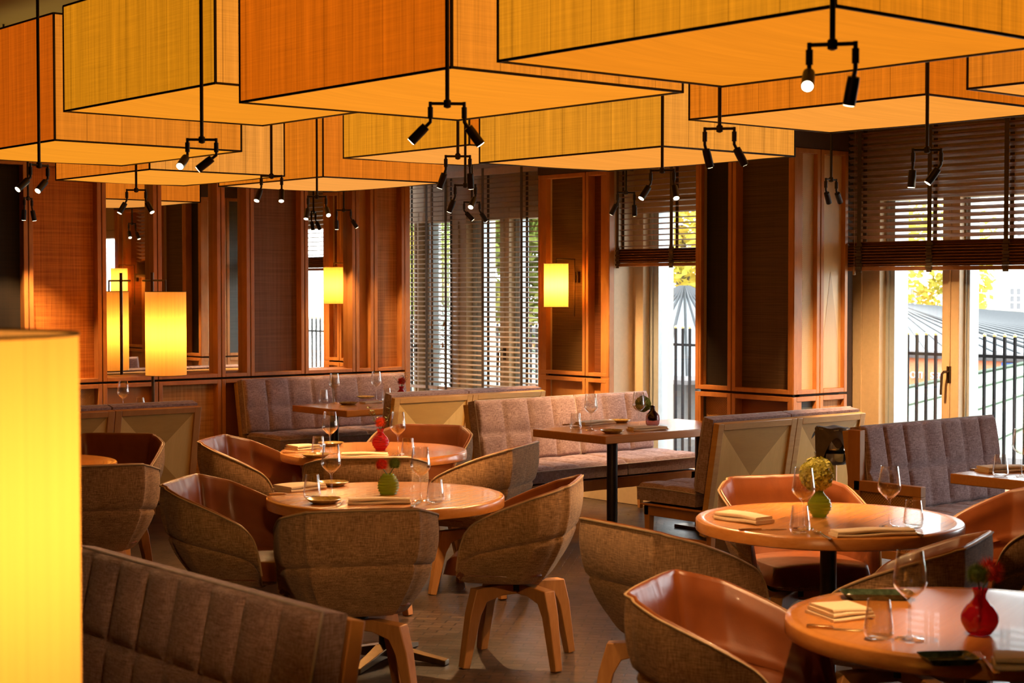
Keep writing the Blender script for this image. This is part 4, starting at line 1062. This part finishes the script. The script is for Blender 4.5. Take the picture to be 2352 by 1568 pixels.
def foliage_mat(name, a, b_, c):
    m = new_mat(name); t = NT(m); f = t.noise(t.coords((1.1, 1.1, 1.1)), 1, 4); col = t.ramp(f, [(.3, a), (.5, b_), (.7, c)])
    d = t.n('ShaderNodeBsdfDiffuse'); tr = t.n('ShaderNodeBsdfTranslucent'); t.l(col, d.inputs['Color']); t.l(col, tr.inputs['Color'])
    mx = t.n('ShaderNodeMixShader'); mx.inputs[0].default_value = .45; t.l(d.outputs[0], mx.inputs[1]); t.l(tr.outputs[0], mx.inputs[2]); t.out(mx.outputs[0]); return m
M['autumn'] = foliage_mat('autumn_leaves', (.30, .34, .06), (.56, .47, .09), (.62, .38, .07)); M['greenleaf'] = foliage_mat('green_leaves', (.14, .21, .04), (.29, .34, .08), (.46, .40, .10))
struct(MB().box(XO, 12.0, -3, 20, -.75, -.65).build('ground_terrace', M['terrace'], smooth=0))
struct(MB().box(12.0, 150, -60, 150, -4.1, -4.0).build('ground_street', M['terrace'], smooth=0))
RX = 11.5
r = thing('terrace_railing', 'dark iron railing with gilded ball tips along the terrace outside', 'railing', (RX, 8, 0))
b = MB(); g = MB(); y = 16.2
Tn = Matrix.Translation((0, -8, 0)); b.at(Tn); g.at(Tn)
while y > 5.0:
    b.box(-.010, .010, y-.010, y+.010, -.65, 1.215); g.lathe([(.001, -.016), (.012, -.010), (.016, 0), (.012, .010), (.001, .016)], 8, (0, y, 1.228)); y -= .094
ba = b.build('bars', M['rail'], r, smooth=0); ba['kind'] = 'stuff'
go = g.build('ball_tips', M['gold'], r, smooth=70); go['kind'] = 'stuff'
for z in (1.06, -.45): MB().at(Tn).box(-.012, .012, 5.0, 16.2, z-.012, z+.012).build('rail', M['rail'], r, smooth=0)
def hip_roof(label, name, cx, cy, wx, wy, z0, z1, mat, seam='seam', seams=True, body=True, sign=None, ridge=.25, rz=0, zfloor=-4.0):
    r = thing(name, label, 'market stall', (cx, cy, 0), rz)
    hx, hy = wx/2, wy/2; rx, ry = .05, .05
    P = [(-hx, -hy, z0), (hx, -hy, z0), (hx, hy, z0), (-hx, hy, z0), (-rx, -ry, z1), (rx, -ry, z1), (rx, ry, z1), (-rx, ry, z1)]
    MB().add(P, [(0, 1, 5, 4), (1, 2, 6, 5), (2, 3, 7, 6), (3, 0, 4, 7), (4, 5, 6, 7), (3, 2, 1, 0)]).build('roof', mat, r, smooth=0)
    sm = MB()
    def line(a, b_): sm.tube([Vector(a)+UP*.02, Vector(b_)+UP*.02], .022, 4)
    for e in ((0, 1, 5, 4), (3, 0, 4, 7), (2, 3, 7, 6), (1, 2, 6, 5)):
        A, B_, C_, D_ = [Vector(P[k]) for k in e]; n = max(4, int((B_-A).length/(.45 if seam == 'seam' else 1.15)))
        for k in range(n+1):
            u = k/n; base = A.lerp(B_, u); top = D_.lerp(C_, u)
            line(base, top)
    sm.build('roof_seam', M[seam], r, smooth=0)
    gt = MB(); gt.tube([P[0], P[1], P[2], P[3]], .07, 6, closed=True); gt.build('gutter', M['gutter'], r)
    if body: MB().box(-hx+.5, hx-.5, -hy+.5, hy-.5, zfloor, z0).build('wall', M['stall'], r, smooth=0)
    if sign:
        MB().box(-hx+.1, hx-.1, -hy+.1, hy-.1, z0-.52, z0-.06).build('sign_band', sign, r, smooth=0)
    return r
hip_roof('grey zinc market roof with orange-red sign band beyond the railing', 'market_stall', 28.0, 21.3, 12, 15.2, .54, 1.25, M['roof_grey'], sign=M['sign_red'])
hip_roof('pale green verdigris market roof low beyond the railing', 'market_stall', 18.0, 8.6, 8, 10, -.1, 1.3, M['roof_green'], 'seam_pale', sign=M['sign_red'])
hip_roof('grey zinc market roof seen through the narrow window', 'market_stall', 19.0, 18.5, 4.4, 4.4, .3, 1.6, M['roof_grey'])
hip_roof('pale roof seen through the let down blinds', 'market_stall', 14.6, 19.2, 3.4, 3.4, .2, 1.3, M['roof_green'], 'seam_pale')
# lettering on the sign band of the big stall (blurred white words on orange-red)
def sign_text(txt, loc, rz, size, mat, parentname):
    c = bpy.data.curves.new('sign_text', 'FONT'); c.body = txt; c.size = size; c.extrude = .01; c.align_x = 'CENTER'
    tmp = bpy.data.objects.new('sign_text', c); COL.objects.link(tmp); dg = bpy.context.evaluated_depsgraph_get(); me = bpy.data.meshes.new_from_object(tmp.evaluated_get(dg))
    COL.objects.unlink(tmp); bpy.data.objects.remove(tmp); bpy.data.curves.remove(c)
    me.materials.clear(); me.materials.append(mat); o = bpy.data.objects.new('sign_text', me); COL.objects.link(o); o.location = loc; o.rotation_euler = (pi/2, 0, rz); o.parent = parentname; return o
st0 = [o for o in bpy.data.objects if o.get('label', '').startswith('grey zinc market roof with orange')][0]
for word, wy in (('OTI', -5.0), ('SEN', -5.4), ('OMS', -6.06)): sign_text(word, (-5.935, wy, .15), -pi/2, .15, M['sign_white'], st0)
MB().box(-5.95, -5.9, -7.5, -6.58, .26, .46).build('blue_sign', M['sign_blue'], st0, smooth=0)
def tree(label, x, y, z, R, H, mat, n=5200, leaf=.16):
    r = thing('tree', label, 'tree', (x, y, -4), 0, 'autumn trees outside')
    MB().tube([(0, 0, 0), (.1, .05, z+4-H*.4), (0, .1, z+4)], [.28, .2, .1], 10).build('trunk', M['trunk'], r)
    b = MB(); blobs = [(Vector((random.uniform(-.75, .75)*R, random.uniform(-.75, .75)*R, random.uniform(-.6, .7)*H)), random.uniform(.28, .5)*R) for _ in range(22)]
    for k in range(n):
        c, rr = random.choice(blobs); d = Vector((random.gauss(0, 1), random.gauss(0, 1), random.gauss(0, 1))).normalized()*rr*(.7+.35*random.random())
        p_ = c+d+Vector((0, 0, z+4)); a = Vector((random.gauss(0, 1), random.gauss(0, 1), random.gauss(0, 1))).normalized()*leaf; q = a.orthogonal().normalized()*leaf*.55
        b.add([p_-a, p_+q, p_+a, p_-q], [(0, 1, 2, 3)])
    b.build('crown', mat, r, smooth=0, fixn=False); return r
tree('yellow autumn tree beyond the terrace window behind the zinc roof', 37, 28.0, 2.3, 2.1, 2.0, M['autumn'], leaf=.12)
tree('yellow-green tree seen through the narrow window between the piers', 34.5, 33.7, 3.4, 3.0, 3.0, M['autumn'])
tree('green tree seen through the right part of the wide blind', 20, 23.8, 2.4, 1.9, 3.2, M['greenleaf'], 6000)
tree('pale yellow tree seen through the narrow let down blind', 26, 36.5, 2.6, 3.2, 2.2, M['autumn'])
def house(label, x, y, rz, w, d, h, wins):
    r = thing('house', label, 'house', (x, y, -4), rz)
    MB().box(-w/2, w/2, 0, d, 0, h).build('facade', M['house'], r, smooth=0)
    MB().add([(-w/2-.4, -.4, h), (w/2+.4, -.4, h), (w/2+.4, d+.4, h), (-w/2-.4, d+.4, h), (-w/2, d/2, h+3), (w/2, d/2, h+3)], [(0, 1, 5, 4), (2, 3, 4, 5), (1, 2, 5), (3, 0, 4), (3, 2, 1, 0)]).build('roof', M['roof_grey'], r, smooth=0)
    k = .74
    for wx, wz in wins:
        f = MB().at(Matrix.Translation((wx, 0, wz)) @ Matrix.Diagonal((k, 1, k, 1)))
        f.box(-.62, -.5, -.06, .02, -.95, .95).box(.5, .62, -.06, .02, -.95, .95).box(-.5, .5, -.06, .02, .83, .95).box(-.5, .5, -.06, .02, -.95, -.83).box(-.09, .09, -.06, .02, -.83, .83).box(-.5, .5, -.06, .02, .24, .31).box(-.5, .5, -.06, .02, -.31, -.24)
        fo = f.build('window_frame', M['sign_white'], r, smooth=0)
        MB().at(Matrix.Translation((wx, 0, wz)) @ Matrix.Diagonal((k, 1, k, 1))).box(-.5, .5, -.02, .015, -.83, .83).build('pane', M['house_win'], fo, smooth=0)
    return r
house('white house with dark casement windows far beyond the trees', 85, 58, -pi/2, 70, 9, 15, [(58-wy, wz) for wy in (45.2, 48.7, 52.2, 55.8, 59.3, 62.9, 66.4) for wz in (4.9, 9.1)])

# ------------------------------------------------------------------ daylight
w = bpy.data.worlds.new('overcast_sky'); SC.world = w; w.use_nodes = True; nt = w.node_tree; nt.nodes.clear()
bg = nt.nodes.new('ShaderNodeBackground'); bg.inputs['Color'].default_value = (.93, .97, 1.0, 1); bg.inputs['Strength'].default_value = 9.0
ow = nt.nodes.new('ShaderNodeOutputWorld'); nt.links.new(bg.outputs[0], ow.inputs['Surface'])
for a, c in op:
    L_ = light('AREA', 'window_portal', (XO+.02, (a+c)/2, 1.26), 1, (1, 1, 1), None, shape='RECTANGLE', size=abs(a-c), size_y=2.2)
    L_.rotation_euler = (pi/2, 0, pi/2); L_.data.cycles.is_portal = True

# ------------------------------------------------------------------ camera and view
cd = bpy.data.cameras.new('camera'); cam = bpy.data.objects.new('camera', cd); COL.objects.link(cam)
cam.location = (0, 0, EYE); cam.rotation_euler = (pi/2-PIT, 0, -YAW); cd.sensor_width = 36; cd.lens = F*36/2352; cd.clip_end = 300; cd.clip_start = .05
cd.dof.use_dof = True; cd.dof.focus_distance = 9.6; cd.dof.aperture_fstop = 6.3
SC.camera = cam
vs = SC.view_settings; SC.display_settings.display_device = 'sRGB'; vs.view_transform = 'Standard'; vs.look = 'None'; vs.exposure = 0.0; vs.gamma = 1.0; vs.use_curve_mapping = False
cy = SC.cycles; cy.max_bounces = 8; cy.diffuse_bounces = 4; cy.glossy_bounces = 4; cy.transmission_bounces = 4; cy.transparent_max_bounces = 16
cy.caustics_reflective = False; cy.caustics_refractive = False; cy.sample_clamp_indirect = 25.0; cy.use_denoising = True; cy.use_adaptive_sampling = True; cy.adaptive_threshold = .02
